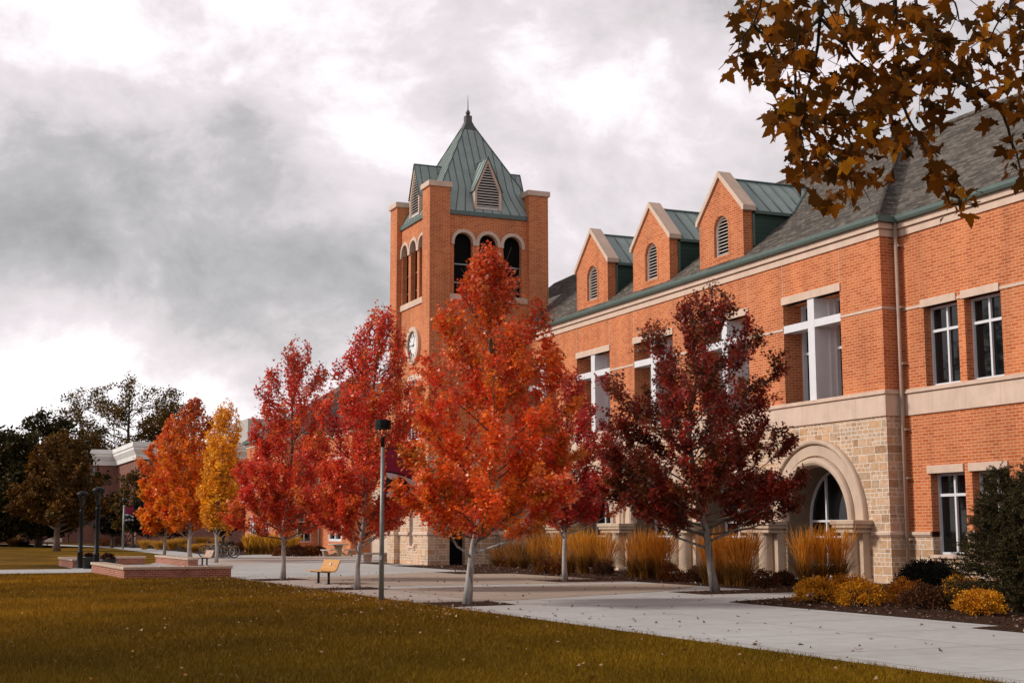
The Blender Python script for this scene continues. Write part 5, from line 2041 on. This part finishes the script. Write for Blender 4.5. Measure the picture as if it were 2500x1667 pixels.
def shrub(name, label, base, w, h, pal, seed, n=3600, ls=.045, mat='leaf_far', group=None, tmpl=OVAL):
    rg = np.random.default_rng(seed)
    t = thing(name, label, 'shrub', tuple(base), 0, group)
    mb = MB()
    for k in range(26):
        a, e = rg.uniform(0, 2 * math.pi), rg.uniform(.25, 1.0)
        p1 = (w * .42 * math.cos(a) * (1.1 - e), w * .42 * math.sin(a) * (1.1 - e), h * .85 * e)
        mb.tube([(0, 0, 0), (p1[0] * .5, p1[1] * .5, p1[2] * .6), p1], [.012, .009, .004], 4, False)
    mb.build('stems', M['twig'], t, off=(0, 0, 0))
    nc = 90
    d = unit(rg.normal(size=(nc, 3)))
    d[:, 2] = np.abs(d[:, 2])
    cc = d * np.array([w * .46, w * .46, h * .86]) * rg.uniform(.72, 1.0, (nc, 1)) + [0, 0, .06]
    idx = rg.integers(0, nc, n)
    P = cc[idx] + rg.normal(0, 1, (n, 3)) * np.array([w * .055, w * .055, h * .075])
    P[:, 2] = np.abs(P[:, 2])
    out = unit(P - [0, 0, h * .15])
    tone = pick(pal, nc)[idx]
    c = (tone * .6 + pick(pal, n) * .4) * rg.uniform(.65, 1.3, (n, 1))
    leaves('foliage', P, rg.uniform(.7, 1.3, n) * ls, out + rg.normal(0, .6, (n, 3)), out + rg.normal(0, .6, (n, 3)), tmpl, c, M[mat], t, .2)
    return t


YEL = [((.66, .27, .012), 3), ((.74, .34, .016), 2.4), ((.48, .17, .010), 1.8), ((.26, .085, .010), 1.2)]
YBR = [((.44, .16, .010), 3), ((.34, .105, .010), 2), ((.56, .23, .014), 1.2)]
BRN = [((.085, .032, .012), 3), ((.13, .045, .015), 2), ((.055, .022, .010), 2)]
RUST = [((.20, .060, .013), 3), ((.14, .042, .013), 2), ((.28, .095, .016), 1)]
GS = 'mounded shrubs in the mulch beds'
for k, (x, y, w, h, pal, lb) in enumerate([
        (9.35, -9.55, 1.25, .62, YEL, 'leftmost golden shrub at the tip of the mulch bed'),
        (9.0, -8.5, 1.2, .66, YBR, 'dull gold shrub behind the leftmost golden shrub'),
        (11.1, -9.65, 1.15, .66, YEL, 'rounded golden shrub second from the bed tip'),
        (10.75, -8.1, 1.15, .60, YBR, 'bronze gold shrub in front of the sandstone corner'),
        (12.7, -9.2, 1.1, .52, BRN, 'dark brown twiggy shrub between the golden shrubs'),
        (12.75, -8.1, 1.15, .74, YEL, 'tall golden shrub in front of the dark hedge'),
        (15.05, -9.75, 1.05, .52, YEL, 'small golden shrub in front of the dark spruce'),
        (17.3, -9.7, .95, .62, YEL, 'golden shrub cut by the right edge of the picture')]):
    shrub('golden_shrub' if pal is not BRN else 'brown_shrub', lb, (x, y, .02), w, h, pal, 301 + k, 3600, .045, 'leaf_far', GS)
shrub('clipped_hedge', 'dark clipped evergreen hedge at the foot of the downpipe', (4.7, -2.3, .02), 2.0, .86, [((.012, .014, .010), 3), ((.02, .02, .012), 1)], 331, 15000, .06)
for k, (px, py, w, h, pal, lb) in enumerate([
        (1333, 1402, .9, .62, RUST, 'rust shrub left of the crimson maple trunk'), (1366, 1404, .7, .5, RUST, 'small rust shrub touching the crimson maple trunk'),
        (1472, 1405, .95, .6, BRN, 'brown shrub between the second and third arches from the left'), (1640, 1420, .9, .6, RUST, 'rust shrub in front of the middle column pair'),
        (1700, 1422, .95, .5, BRN, 'low brown shrub left of the leaning maroon maple trunk'), (1868, 1434, 1.0, .5, BRN, 'low brown shrub in front of the right column pair'),
        (1915, 1430, .8, .45, BRN, 'small brown shrub beside the leftmost golden shrub'), (1240, 1384, .8, .35, RUST, 'low rust shrub near the round turret')]):
    b = gp(px, py)
    shrub('brown_shrub', lb, (b[0], b[1], .02), w, h, pal, 341 + k, 2600, .05, 'leaf_far', GS)
for k, (px, py, w, h, pal, lb) in enumerate([
        (690, 1357, 1.4, .75, RUST, 'rust hedge shrub right of the tall golden grass'), (722, 1358, 1.5, .8, BRN, 'brown hedge shrub in the middle of the far bed'),
        (752, 1357.5, 1.5, .75, RUST, 'rust hedge shrub left of the picnic table'), (778, 1356.5, 1.2, .7, BRN, 'brown hedge shrub touching the picnic table'),
        (304, 1334, 2.6, 1.9, BRN, 'large dark rounded shrub behind the banner lamp post'), (252, 1332, 2.2, 1.1, RUST, 'rust shrub at the foot of the distant brick column'),
        (590, 1345, 1.6, .9, RUST, 'rust shrub right of the bicycles'), (565, 1343, 1.3, .8, BRN, 'brown shrub behind the bicycles')]):
    b = gp(px, py)
    shrub('brown_shrub', lb, (b[0], b[1], .01), w, h, pal, 361 + k, 2600, .10, 'leaf_far', 'shrubs in the far beds')


def grass_clump(name, label, base, w, h, seed, n_stalk=260, n_leaf=240, gold=(.56, .27, .035), wd=.011, group=None, arch=.25):
    """feather grass: stiff golden plumed stalks over a mound of brown arching blades"""
    rg = np.random.default_rng(seed)
    t = thing(name, label, 'ornamental grass', tuple(base), 0, group)

    def strips(n, hgt, spread_, droop, width, plume, cols, nm):
        seg = 5
        az = rg.uniform(0, 2 * math.pi, n)
        r0 = rg.uniform(0, w * .16, n)
        L_ = hgt * np.clip(rg.normal(.86, .13, n), .45, 1.12)
        sp_ = spread_ * rg.uniform(.05, 1.0, n) ** .8
        tt = np.linspace(0, 1, seg + 1)
        rr = r0[:, None] + sp_[:, None] * tt ** 1.6
        zz = L_[:, None] * (tt - droop * tt ** 2.6)
        X = np.cos(az)[:, None] * rr + rg.normal(0, .012, (n, seg + 1))
        Y = np.sin(az)[:, None] * rr + rg.normal(0, .012, (n, seg + 1))
        bend = rg.normal(.05, .09, n) * hgt
        bdir = rg.normal(1.2, .7, n)
        X = X + (bend * np.cos(bdir))[:, None] * tt ** 3
        Y = Y + (bend * np.sin(bdir))[:, None] * tt ** 3
        fa = rg.uniform(0, 2 * math.pi, n)
        wx, wy = np.cos(fa), np.sin(fa)
        if plume:
            prof = np.interp(tt, [0, .55, .62, .8, .95, 1], [.45, .45, .8, 1.7, 1.3, .1])
        else:
            prof = np.interp(tt, [0, .3, 1], [.8, 1.1, .1])
        hw = width * prof[None, :]
        Lp = np.stack([X - wx[:, None] * hw, Y - wy[:, None] * hw, zz], -1)
        Rp = np.stack([X + wx[:, None] * hw, Y + wy[:, None] * hw, zz], -1)
        Q = np.stack([Lp[:, :-1], Rp[:, :-1], Rp[:, 1:], Lp[:, 1:]], 2)
        c = np.repeat(cols * rg.uniform(.65, 1.3, (n, 1)), seg, 0)
        fast_mesh(nm, Q.reshape(-1, 3), 4, M['straw'], t, c)
    if n_stalk:
        strips(n_stalk, h, w * .46, 0.05, wd * .72, True, np.array(gold)[None].repeat(n_stalk, 0), 'plumes')
    strips(n_leaf, h * (.62 if n_stalk else 1.0), w * .62, arch, wd * .8, False, pick([((.17, .075, .016), 3), ((.10, .050, .014), 2), ((.26, .12, .02), 1)], n_leaf) if n_stalk else np.array(gold)[None].repeat(n_leaf, 0), 'blades')
    return t


GG = 'feather grass clumps along the arcade'
for k, (px, py, w, h, gold, lb) in enumerate([
        (1215, 1383, 1.0, .95, (.30, .13, .022), 'short drooping rust grass clump left of the round turret'), (1277, 1389, .9, 1.15, (.22, .10, .02), 'dull brown grass clump in front of the leftmost arch pier'),
        (1310, 1392, .9, 1.6, (.48, .22, .03), 'golden grass clump left of the crimson maple trunk'), (1346, 1394, .9, 1.62, (.46, .20, .03), 'golden grass clump just behind the crimson maple trunk'),
        (1392, 1399, 1.05, 1.62, (.62, .32, .035), 'bright golden grass clump right of the crimson maple trunk'), (1424, 1400, 1.05, 1.7, (.62, .32, .035), 'tallest bright golden grass clump in front of the second arch from the left'),
        (1458, 1400, .95, 1.66, (.60, .30, .035), 'bright golden grass clump left of the second column pair'),
        (1548, 1409, 1.0, 1.55, (.50, .22, .03), 'golden grass clump right of the second column pair'), (1580, 1413, 1.05, 1.66, (.58, .27, .03), 'tall golden grass clump in front of the third arch'),
        (1618, 1414, 1.05, 1.62, (.58, .26, .03), 'golden grass clump left of the middle rust shrub'),
        (1752, 1428, .95, 1.62, (.50, .22, .03), 'golden grass clump right of the leaning maroon maple trunk'), (1786, 1430, .95, 1.6, (.44, .19, .028), 'golden grass clump in front of the fourth arched window'),
        (1822, 1432, .95, 1.58, (.42, .18, .028), 'golden grass clump left of the right column pair'),
        (1252, 1386, 1.0, 1.2, (.34, .15, .024), 'rust gold grass clump right of the round turret'), (1366, 1398, 1.0, 1.55, (.60, .30, .035), 'golden grass clump touching the crimson maple trunk on its right'),
        (1480, 1403, .95, 1.5, (.52, .24, .03), 'golden grass clump against the second column pair from the left'), (1602, 1413, 1.0, 1.5, (.56, .26, .03), 'golden grass clump in the middle of the third arch'),
        (1730, 1427, .95, 1.55, (.50, .22, .03), 'golden grass clump touching the leaning maroon maple trunk'), (1806, 1431, .95, 1.5, (.46, .20, .028), 'golden grass clump right of the fourth arched window'),
        (1966, 1428, .95, 1.66, (.60, .28, .03), 'orange gold grass clump at the left side of the rightmost arch'), (2008, 1428, .95, 1.68, (.60, .28, .03), 'orange gold grass clump in the middle of the rightmost arch'),
        (2050, 1428, .95, 1.72, (.60, .28, .03), 'orange gold grass clump at the right side of the rightmost arch')]):
    b = gp(px, py)
    grass_clump('feather_grass', lb, (b[0], b[1], .02), w * 1.3, h * 1.14, 401 + k, 190, 260, (gold[0] * 1.08, gold[1] * .95, gold[2] * .8), .0095, GG)
for k, px in enumerate((608, 624, 640, 657, 674, 692, 712)):
    b = gp(px, 1353.5)
    grass_clump('feather_grass', ['leftmost', 'second', 'third', 'fourth', 'fifth', 'sixth', 'rightmost'][k] + ' clump of the tall golden grass row in front of the brick wing', (b[0], b[1], .01), 1.3, 1.62, 431 + k, 240, 120, (.66, .36, .04), .03, 'golden grass row by the brick wing')
for k, (px, py, w, h, lb) in enumerate([
        (352, 1341, 1.6, 1.5, 'small upright straw grass right of the banner lamp post'), (384, 1341.5, 1.7, 1.4, 'straw grass mound left of the leftmost maple trunk'), (420, 1341, 2.3, 1.7, 'large rounded straw grass mound between the two orange maples'),
        (447, 1338, 1.9, 1.8, 'straw grass mound right behind the forked pale trunk'), (473, 1346, 2.4, 1.1, 'low spreading straw grass left of the yellow tree'), (490, 1334, 2.2, 1.9, 'tall straw grass mound behind the yellow tree'),
        (505, 1347, 2.4, 1.15, 'low spreading straw grass right of the flame coloured maple'), (532, 1335, 2.2, 1.8, 'straw grass mound behind the bicycles'), (552, 1346, 1.8, .9, 'low straw grass at the bicycle wheels')]):
    b = gp(px, py)
    grass_clump('fountain_grass', lb, (b[0], b[1], .01), w, h, 451 + k, 0, 420, (.62, .33, .05), .035, 'straw grass mounds in the far bed', .34)
b = gp(36, 1333)
grass_clump('fountain_grass', 'brown drooping grass mound at the left edge behind the planters', (b[0] - 1, b[1], .01), 4.6, 2.3, 470, 0, 700, (.20, .085, .022), .04, None, .4)

# ------------------------------------------------------------------ overhanging plane tree
t = thing('plane_tree', 'plane tree branches with brown autumn leaves hanging in from above at the right', 'plane tree', (35.6, -22.4, 0))
TB = np.array([35.6, -22.4, 0])
mb = MB()
mb.tube([(35.6, -22.4, 0), (35.55, -22.4, .4), (35.5, -22.45, 3), (35.4, -22.5, 5.2), (35.2, -22.6, 8)], [.34, .27, .24, .2, .12], 14)
mb.tube([(35.45, -22.45, 4.6), (34.2, -22.7, 6.2), (32.6, -22.9, 6.9), (31.2, -23.3, 6.9), (30.4, -24.0, 6.5)], [.15, .12, .09, .06, .035], 9)
mb.build('trunk', M['bark_dark'], t)
BR = [
    [(2010, -160, 9.6), (2005, 0, 9.5), (2003, 45, 9.5), (1950, 95, 9.4), (1940, 190, 9.3), (1955, 330, 9.3), (1966, 430, 9.3)],
    [(2003, 45, 9.5), (1998, 110, 9.6), (1975, 210, 9.7), (1960, 300, 9.8), (1985, 330, 9.8), (2040, 400, 9.8), (2095, 450, 9.7)],
    [(2003, 45, 9.5), (2060, 110, 9.5), (2090, 145, 9.5), (2150, 200, 9.6), (2170, 260, 9.6)],
    [(2190, -140, 9.9), (2186, 0, 9.9), (2190, 100, 9.9), (2200, 200, 9.9), (2208, 265, 9.9), (2240, 330, 9.9), (2290, 420, 9.8), (2320, 500, 9.8)],
    [(2235, 0, 10.2), (2260, 50, 10.2), (2320, 95, 10.2), (2390, 102, 10.2)],
    [(2200, 110, 9.9), (2280, 160, 9.7), (2350, 205, 9.6), (2440, 265, 9.5), (2465, 330, 9.5), (2490, 410, 9.5)],
    [(1860, -120, 9.2), (1856, 0, 9.2), (1838, 60, 9.2), (1812, 92, 9.2), (1800, 140, 9.2)],
    [(2330, -60, 9.3), (2336, 20, 9.3), (2350, 65, 9.3)],
    [(2480, -150, 9.0), (2470, 0, 9.0), (2430, 70, 9.0), (2400, 130, 9.1)],
    [(2040, -100, 9.8), (2060, 20, 9.8), (2110, 70, 9.9), (2150, 130, 9.9)],
    [(2060, 265, 9.4), (2068, 330, 9.4), (2100, 385, 9.4)],
    [(1838, 60, 9.2), (1870, 95, 9.2), (1905, 180, 9.2)]]
hub = Vector((31.2, -23.3, 6.9))
BP = []
for k, path in enumerate(BR):
    pts = [Vector(dirp(*q)) for q in path]
    n = len(pts)
    if path[0][1] < 0:
        pts = [hub, (hub + pts[0]) / 2 + Vector((0, 0, .25))] + pts
        n += 2
    mb = MB()
    r_ = .020 if k in (0, 3, 5) else .012
    fine = []
    for i in range(n - 1):
        for s_ in range(4):
            u = s_ / 4
            p0, p1, p2, p3 = pts[max(i - 1, 0)], pts[i], pts[i + 1], pts[min(i + 2, n - 1)]
            fine.append(.5 * ((2 * p1) + (p2 - p0) * u + (2 * p0 - 5 * p1 + 4 * p2 - p3) * u * u + (3 * p1 - p0 - 3 * p2 + p3) * u ** 3) + Vector((random.uniform(-1, 1), random.uniform(-1, 1), random.uniform(-1, 1))) * .006)
    fine.append(pts[-1])
    mb.tube(fine, [r_ * (1.1 - .85 * i / len(fine)) for i in range(len(fine))], 7)
    BP.extend(fine)
    for q in range(6, len(fine), 3):
        e_ = fine[q] + Vector((random.gauss(0, .10), random.gauss(0, .10), random.gauss(-.10, .09)))
        mb.tube([fine[q], (fine[q] + e_) / 2 + Vector((0, 0, .02)), e_], [r_ * .35, r_ * .28, .002], 5, False)
        BP.extend([(fine[q] + e_) / 2, e_])
    mb.build('branch', M['twig'], t)
CL = [(1812, 70, 45, 12), (1840, 30, 50, 16), (1880, 120, 55, 22), (1800, 150, 40, 10), (1860, 170, 45, 14), (1900, 50, 60, 24), (1930, 150, 55, 18), (1960, 40, 55, 22), (2010, 90, 60, 24), (1985, 170, 50, 16),
      (2050, 30, 60, 24), (2090, 80, 55, 22), (2120, 150, 60, 20), (2070, 180, 50, 15), (2080, 230, 60, 20), (1920, 250, 55, 18), (1965, 290, 50, 20), (2000, 260, 45, 12), (2030, 310, 55, 20), (1960, 350, 50, 18), (1990, 390, 50, 20),
      (2050, 380, 55, 22), (2110, 300, 60, 24), (2150, 240, 60, 22), (2180, 170, 60, 22), (2150, 40, 50, 16), (2200, 60, 55, 20), (2250, 120, 60, 24), (2230, 200, 60, 24), (2200, 270, 60, 22), (2270, 220, 55, 20), (2290, 60, 55, 20),
      (2320, 140, 60, 24), (2350, 200, 55, 18), (2160, 330, 55, 18), (2230, 340, 55, 16), (2100, 410, 45, 14), (2040, 450, 45, 14), (2020, 490, 30, 7), (2150, 420, 40, 8), (2080, 470, 45, 9), (2280, 390, 45, 11), (2300, 440, 40, 9),
      (2350, 480, 45, 13), (2330, 510, 35, 7), (2400, 230, 45, 10), (2430, 60, 60, 22), (2470, 40, 60, 24), (2480, 120, 55, 20), (2400, 140, 50, 12), (2440, 180, 45, 10), (2490, 230, 50, 13), (2460, 300, 50, 12), (2490, 370, 50, 13),
      (2500, 430, 40, 8), (2250, 20, 50, 12), (2270, 300, 45, 10), (1900, 300, 40, 8), (1930, 410, 35, 6)]
Ps, Sz = [], []
for px, py, rd, n in CL:
    for _ in range(int(n * .95)):
        a, r_ = rng.uniform(0, 2 * math.pi), rd * math.sqrt(rng.uniform())
        Ps.append(dirp(px + r_ * math.cos(a), py + r_ * math.sin(a), rng.uniform(8.9, 10.6)))
        Sz.append(rng.uniform(.05, .135))
nv = len(Ps)
# the rest of the crown, above and behind the view
for _ in range(1500):
    a, r_ = rng.uniform(0, 2 * math.pi), 4.6 * math.sqrt(rng.uniform())
    q = np.array([34.4 + r_ * math.cos(a), -22.6 + r_ * math.sin(a), rng.uniform(6.8, 10.5)])
    Ps.append(q)
    Sz.append(rng.uniform(.14, .2))
P = np.array(Ps)
Sz = np.array(Sz)
n = len(P)
tip = rng.normal(0, .75, (n, 3)) + np.array([0, 0, -.75])
nrm = rng.normal(0, .8, (n, 3)) + np.array([.5, -.4, .45])
c = pick([((.15, .050, .006), 3), ((.22, .072, .006), 2.4), ((.095, .036, .005), 2.4), ((.36, .115, .008), 1.0), ((.48, .20, .014), .45), ((.06, .028, .006), 1.4)], n) * rng.uniform(.75, 1.3, (n, 1))
leaves('foliage', P - TB, Sz, tip, nrm, SYCA, c, M['leaf_big'], t, rng.uniform(-.1, .75, n), rng.uniform(-.15, .6, n))
bp_ = np.array([list(v) for v in BP])
Va = []
for i in range(nv):
    base_ = P[i]
    j = np.argmin(((bp_ - base_) ** 2).sum(1))
    if np.linalg.norm(bp_[j] - base_) < .16:
        a_, b_ = base_, bp_[j]
        s_ = np.cross(b_ - a_, FW)
        s_ = s_ / max(np.linalg.norm(s_), 1e-6) * .0022
        Va += [a_ - s_, a_ + s_, b_ + s_, b_ - s_]
fast_mesh('leaf_stalks', np.array(Va) - TB, 4, M['twig'], t)['kind'] = 'stuff'
mb = MB()
for px, py in ((2363, 246), (1868, 178), (2125, 220), (2250, 75)):
    q = dirp(px, py, 9.4)
    mb = MB()
    mb.lathe([(.001, -.014), (.010, -.010), (.014, 0), (.010, .010), (.001, .014)], tuple(q), 10)
    mb.tube([tuple(q + [0, 0, .012]), tuple(q + [.01, 0, .10])], .002, 4)
    mb.build('seed_ball', M['twig'], t)

# ------------------------------------------------------------------ lawn blades and fallen leaves
N = 400000
d = np.exp(rng.uniform(math.log(13.5), math.log(62), N))
ang = rng.uniform(-.48, .46, N)
c0 = np.cos(ang)[:, None] * _fh[None, :2] + np.sin(ang)[:, None] * _r0[None, :2]
XY = CAM[:2] + c0 * d[:, None]
edge = -18.36 + .05 * np.sin(XY[:, 0] * 3.1) + .04 * np.sin(XY[:, 0] * 9.7) + rng.normal(0, .02, N)
ok = (XY[:, 1] < edge) & ~((XY[:, 0] < -16.2) & (XY[:, 1] > -22.3)) & (XY[:, 0] > -25.6)
XY, d = XY[ok], d[ok]
n = len(XY)


def patch(x, y):
    return (np.sin(x * .31 + 1.3 * np.sin(y * .23)) + np.sin(y * .47 + x * .11 + 2) + .6 * np.sin(x * 1.3 + y * .9) + .5 * np.sin(x * .8 - y * 1.7)) / 3.1


pv = patch(XY[:, 0], XY[:, 1])[:, None]
hgt = rng.uniform(.03, .065, n) * (1 + d / 70)
wd = .0042 * (d / 14)
fa = rng.uniform(0, 2 * math.pi, n)
lean = rng.normal(0, .5, (n, 2)) * hgt[:, None]
A = np.stack([XY[:, 0] - np.cos(fa) * wd, XY[:, 1] - np.sin(fa) * wd, np.zeros(n)], 1)
B = np.stack([XY[:, 0] + np.cos(fa) * wd, XY[:, 1] + np.sin(fa) * wd, np.zeros(n)], 1)
C_ = np.stack([XY[:, 0] + lean[:, 0], XY[:, 1] + lean[:, 1], hgt], 1)
green, brown, amber = np.array([.11, .060, .005]), np.array([.215, .108, .007]), np.array([.42, .20, .010])
cl = np.where(pv < 0, green + (brown - green) * (pv + 1), brown + (amber - brown) * np.clip(pv, 0, 1))
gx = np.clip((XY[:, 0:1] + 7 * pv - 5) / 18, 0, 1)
cl = cl * (1 - gx * np.array([.34, .24, .3]))  # blades follow the turf: greener, tree shade put into the colour
cl = cl * rng.uniform(.55, 1.4, (n, 1))
o = fast_mesh('lawn_grass', np.stack([A, B, C_], 1).reshape(-1, 3), 3, M['blade'], None, cl)
o['kind'] = 'stuff'


def litter(name, XYZ, size, pal, tmpl=MAPLE):
    n = len(XYZ)
    tip = np.concatenate([rng.normal(size=(n, 2)), rng.normal(0, .25, (n, 1))], 1)
    nrm = np.array([0, 0, 1.0]) + rng.normal(0, .35, (n, 3))
    c = pick(pal, n) * rng.uniform(.7, 1.25, (n, 1))
    o = leaves(name, XYZ, size, tip, nrm, tmpl, c, M['litter'], None, .35, .2)
    o['kind'] = 'stuff'


DRY = [((.34, .20, .11), 3), ((.44, .29, .18), 2), ((.30, .13, .05), 2), ((.45, .20, .04), 1.2), ((.16, .07, .04), 1.2)]
# on the lawn, thickest below the maples
x = rng.uniform(-15, 12, 900)
y = -18.4 - rng.exponential(1.3, 900)
a = np.stack([x, y], 1)
d2 = np.exp(rng.uniform(math.log(14), math.log(50), 420))
an = rng.uniform(-.38, .38, 420)
b = CAM[:2] + (np.cos(an)[:, None] * _fh[:2] + np.sin(an)[:, None] * _r0[:2]) * d2[:, None]
b = b[b[:, 1] < -18.5]
q = np.concatenate([a, b])
litter('fallen_leaves_on_lawn', np.concatenate([q, rng.uniform(.045, .075, (len(q), 1))], 1), rng.uniform(.03, .075, len(q)), DRY)
# on the paving
x = rng.uniform(-20, 22, 300)
y = np.where(rng.uniform(size=300) < .45, -18.2 + rng.exponential(1.1, 300), rng.uniform(-18.2, -7.5, 300))
q = np.stack([x, y], 1)
litter('fallen_leaves_on_paving', np.concatenate([q, rng.uniform(.025, .035, (len(q), 1))], 1), rng.uniform(.045, .10, len(q)), [((.14, .085, .055), 3), ((.22, .14, .09), 2), ((.09, .055, .04), 2), ((.30, .08, .05), .6)])
# in the mulch beds and tree pits
def inside(pts, poly):
    x, y = pts[:, 0], pts[:, 1]
    r_ = np.zeros(len(pts), bool)
    for (x0, y0), (x1, y1) in zip(poly, poly[1:] + poly[:1]):
        cnd = ((y0 > y) != (y1 > y)) & (x < (x1 - x0) * (y - y0) / ((y1 - y0) or 1e-9) + x0)
        r_ ^= cnd
    return r_


allp = []
for poly, k in (([(-31.5, -6.9), (-19.2, -6.9), (-19.1, -9.0), (-16.0, -9.0), (-15.6, -6.8), (-8.0, -6.7), (-7.9, -9.4), (-5.7, -9.35), (-5.4, -6.8), (2.3, -6.8), (2.55, -9.85), (4.4, -9.8), (4.3, -6.7), (4.4, -3.5), (.4, -2), (-31, -2)], 2600),
                ([(8.2, -11.4), (17.7, -11.6), (17.9, -12.5), (26, -12.6), (26, -6), (4.4, -3.4), (7.0, -8.9)], 3600), ([(5.35, -18.3), (7.4, -18.3), (7.1, -16.5), (5.3, -16.5)], 60), ([(-4.4, -18.25), (-2.6, -18.25), (-2.9, -16.3), (-4.5, -16.4)], 60)):
    pa = np.array(poly)
    q = rng.uniform(pa.min(0), pa.max(0), (k * 2, 2))
    allp.append(q[inside(q, poly)][:k])
q = np.concatenate(allp)
litter('mulch_litter', np.concatenate([q, rng.uniform(.03, .055, (len(q), 1))], 1), rng.uniform(.035, .085, len(q)), [((.10, .045, .025), 4), ((.20, .11, .07), 2), ((.42, .30, .24), 2.0), ((.05, .022, .014), 3)])

# ------------------------------------------------------------------ sky and sun
wld = bpy.data.worlds.new('World')
scene.world = wld
wld.use_nodes = True
nt = wld.node_tree
nt.nodes.clear()
T = NT(nt)
SUN = Vector((-.36, -.93, 0)).normalized()
EL = R(32)
sv = Vector((SUN.x * math.cos(EL), SUN.y * math.cos(EL), math.sin(EL)))
sky = T.n('ShaderNodeTexSky')
sky.sky_type = 'NISHITA'
sky.sun_disc = False
sky.sun_elevation = EL
sky.sun_rotation = math.atan2(SUN.x, SUN.y)
bg0 = T.n('ShaderNodeBackground')
bg0.inputs['Strength'].default_value = 0.1
T.l(sky.outputs[0], bg0.inputs['Color'])
tc = T.n('ShaderNodeTexCoord').outputs['Generated']
sp_ = T.n('ShaderNodeSeparateXYZ')
T.l(tc, sp_.inputs[0])
cmb = T.n('ShaderNodeCombineXYZ')
T.l(sp_.outputs[0], cmb.inputs[0])
T.l(sp_.outputs[1], cmb.inputs[1])
T.l(math_n(T, 'MULTIPLY', math_n(T, 'POWER', math_n(T, 'MAXIMUM', sp_.outputs[2], 0.0), 0.9), 1.45), cmb.inputs[2])
wn_ = T.n('ShaderNodeTexNoise')
wn_.inputs['Scale'].default_value = 4.0
wn_.inputs['Detail'].default_value = 4
T.l(cmb.outputs[0], wn_.inputs['Vector'])
wv_ = T.n('ShaderNodeVectorMath', operation='MULTIPLY_ADD')
T.l(wn_.outputs['Color'], wv_.inputs[0])
wv_.inputs[1].default_value = (0.10, 0.10, 0.10)
T.l(cmb.outputs[0], wv_.inputs[2])
cl1 = noise(T, wv_.outputs[0], 4.2, 14, 0.585)
mp2 = T.n('ShaderNodeMapping')
mp2.inputs['Location'].default_value = (5.3, 2.1, 0)
T.l(wv_.outputs[0], mp2.inputs['Vector'])
cl2 = noise(T, mp2.outputs[0], 11.0, 12, 0.62)
val = math_n(T, 'ADD', math_n(T, 'MULTIPLY', cl1, 0.70), math_n(T, 'MULTIPLY', cl2, 0.30))


def blob(px, py, width, amount):
    """a heavier or thinner bank of cloud in one direction of the sky"""
    global val
    d = Vector(dirp(px, py, 1.0) - CAM).normalized()
    vm = T.n('ShaderNodeVectorMath', operation='DISTANCE')
    T.l(tc, vm.inputs[0])
    vm.inputs[1].default_value = d
    w = math_n(T, 'MULTIPLY', math_n(T, 'POWER', 2.718, math_n(T, 'MULTIPLY', math_n(T, 'POWER', math_n(T, 'DIVIDE', vm.outputs['Value'], width), 2.0), -1.0)), amount)
    val = math_n(T, 'ADD', val, w)


for a in ((330, 600, .09, -.06), (120, 430, .06, -.02), (560, 720, .045, -.06), (860, 560, .05, -.02), (60, 780, .06, -.02), (1080, 90, .05, -.05), (600, 190, .05, .03), (1330, 150, .05, .05), (1500, 330, .05, .03), (220, 890, .045, .13), (420, 960, .05, .08),
          (60, 1010, .05, .08), (900, 300, .06, .04), (1850, 330, .10, -.03), (2350, 100, .14, -.05), (560, 990, .05, .04), (400, 90, .06, .02), (860, 480, .05, .01)):
    blob(*a)
cc = ramp(T, val, [(0.26, (0.15, 0.147, 0.147)), (0.36, (0.23, 0.222, 0.223)), (0.42, (0.285, 0.272, 0.274)), (0.465, (0.365, 0.338, 0.344)), (0.54, (0.445, 0.404, 0.416)), (0.62, (0.60, 0.57, 0.578))])
# unseen sky overhead, darkened to cut ambient light and strengthen the sun
mr = T.n('ShaderNodeMapRange', interpolation_type='SMOOTHSTEP')
T.l(sp_.outputs[2], mr.inputs['Value'])
mr.inputs['From Min'].default_value = 0.38
mr.inputs['From Max'].default_value = 0.75
mr.inputs['To Min'].default_value = 1.0
mr.inputs['To Max'].default_value = 0.42
cc = mixc(T, 1.0, cc, mr.outputs['Result'], 'MULTIPLY')
bg1 = T.n('ShaderNodeBackground')
bg1.inputs['Strength'].default_value = 1.0
T.l(cc, bg1.inputs['Color'])
mx = T.n('ShaderNodeMixShader')
mx.inputs[0].default_value = 0.95
T.l(bg0.outputs[0], mx.inputs[1])
T.l(bg1.outputs[0], mx.inputs[2])
wo = T.n('ShaderNodeOutputWorld')
T.l(mx.outputs[0], wo.inputs['Surface'])

sd = bpy.data.lights.new('sun', 'SUN')
sd.energy = 1.5
sd.angle = R(11)
sd.color = (1.0, 0.93, 0.84)
so = bpy.data.objects.new('sun', sd)
COL.objects.link(so)
so.rotation_euler = sv.to_track_quat('Z', 'Y').to_euler()

vs = scene.view_settings
vs.view_transform = 'Standard'
vs.look = 'None'
vs.exposure = 1.0
vs.gamma = 1
scene.cycles.use_adaptive_sampling = True
scene.cycles.max_bounces = 6
scene.cycles.use_denoising = True
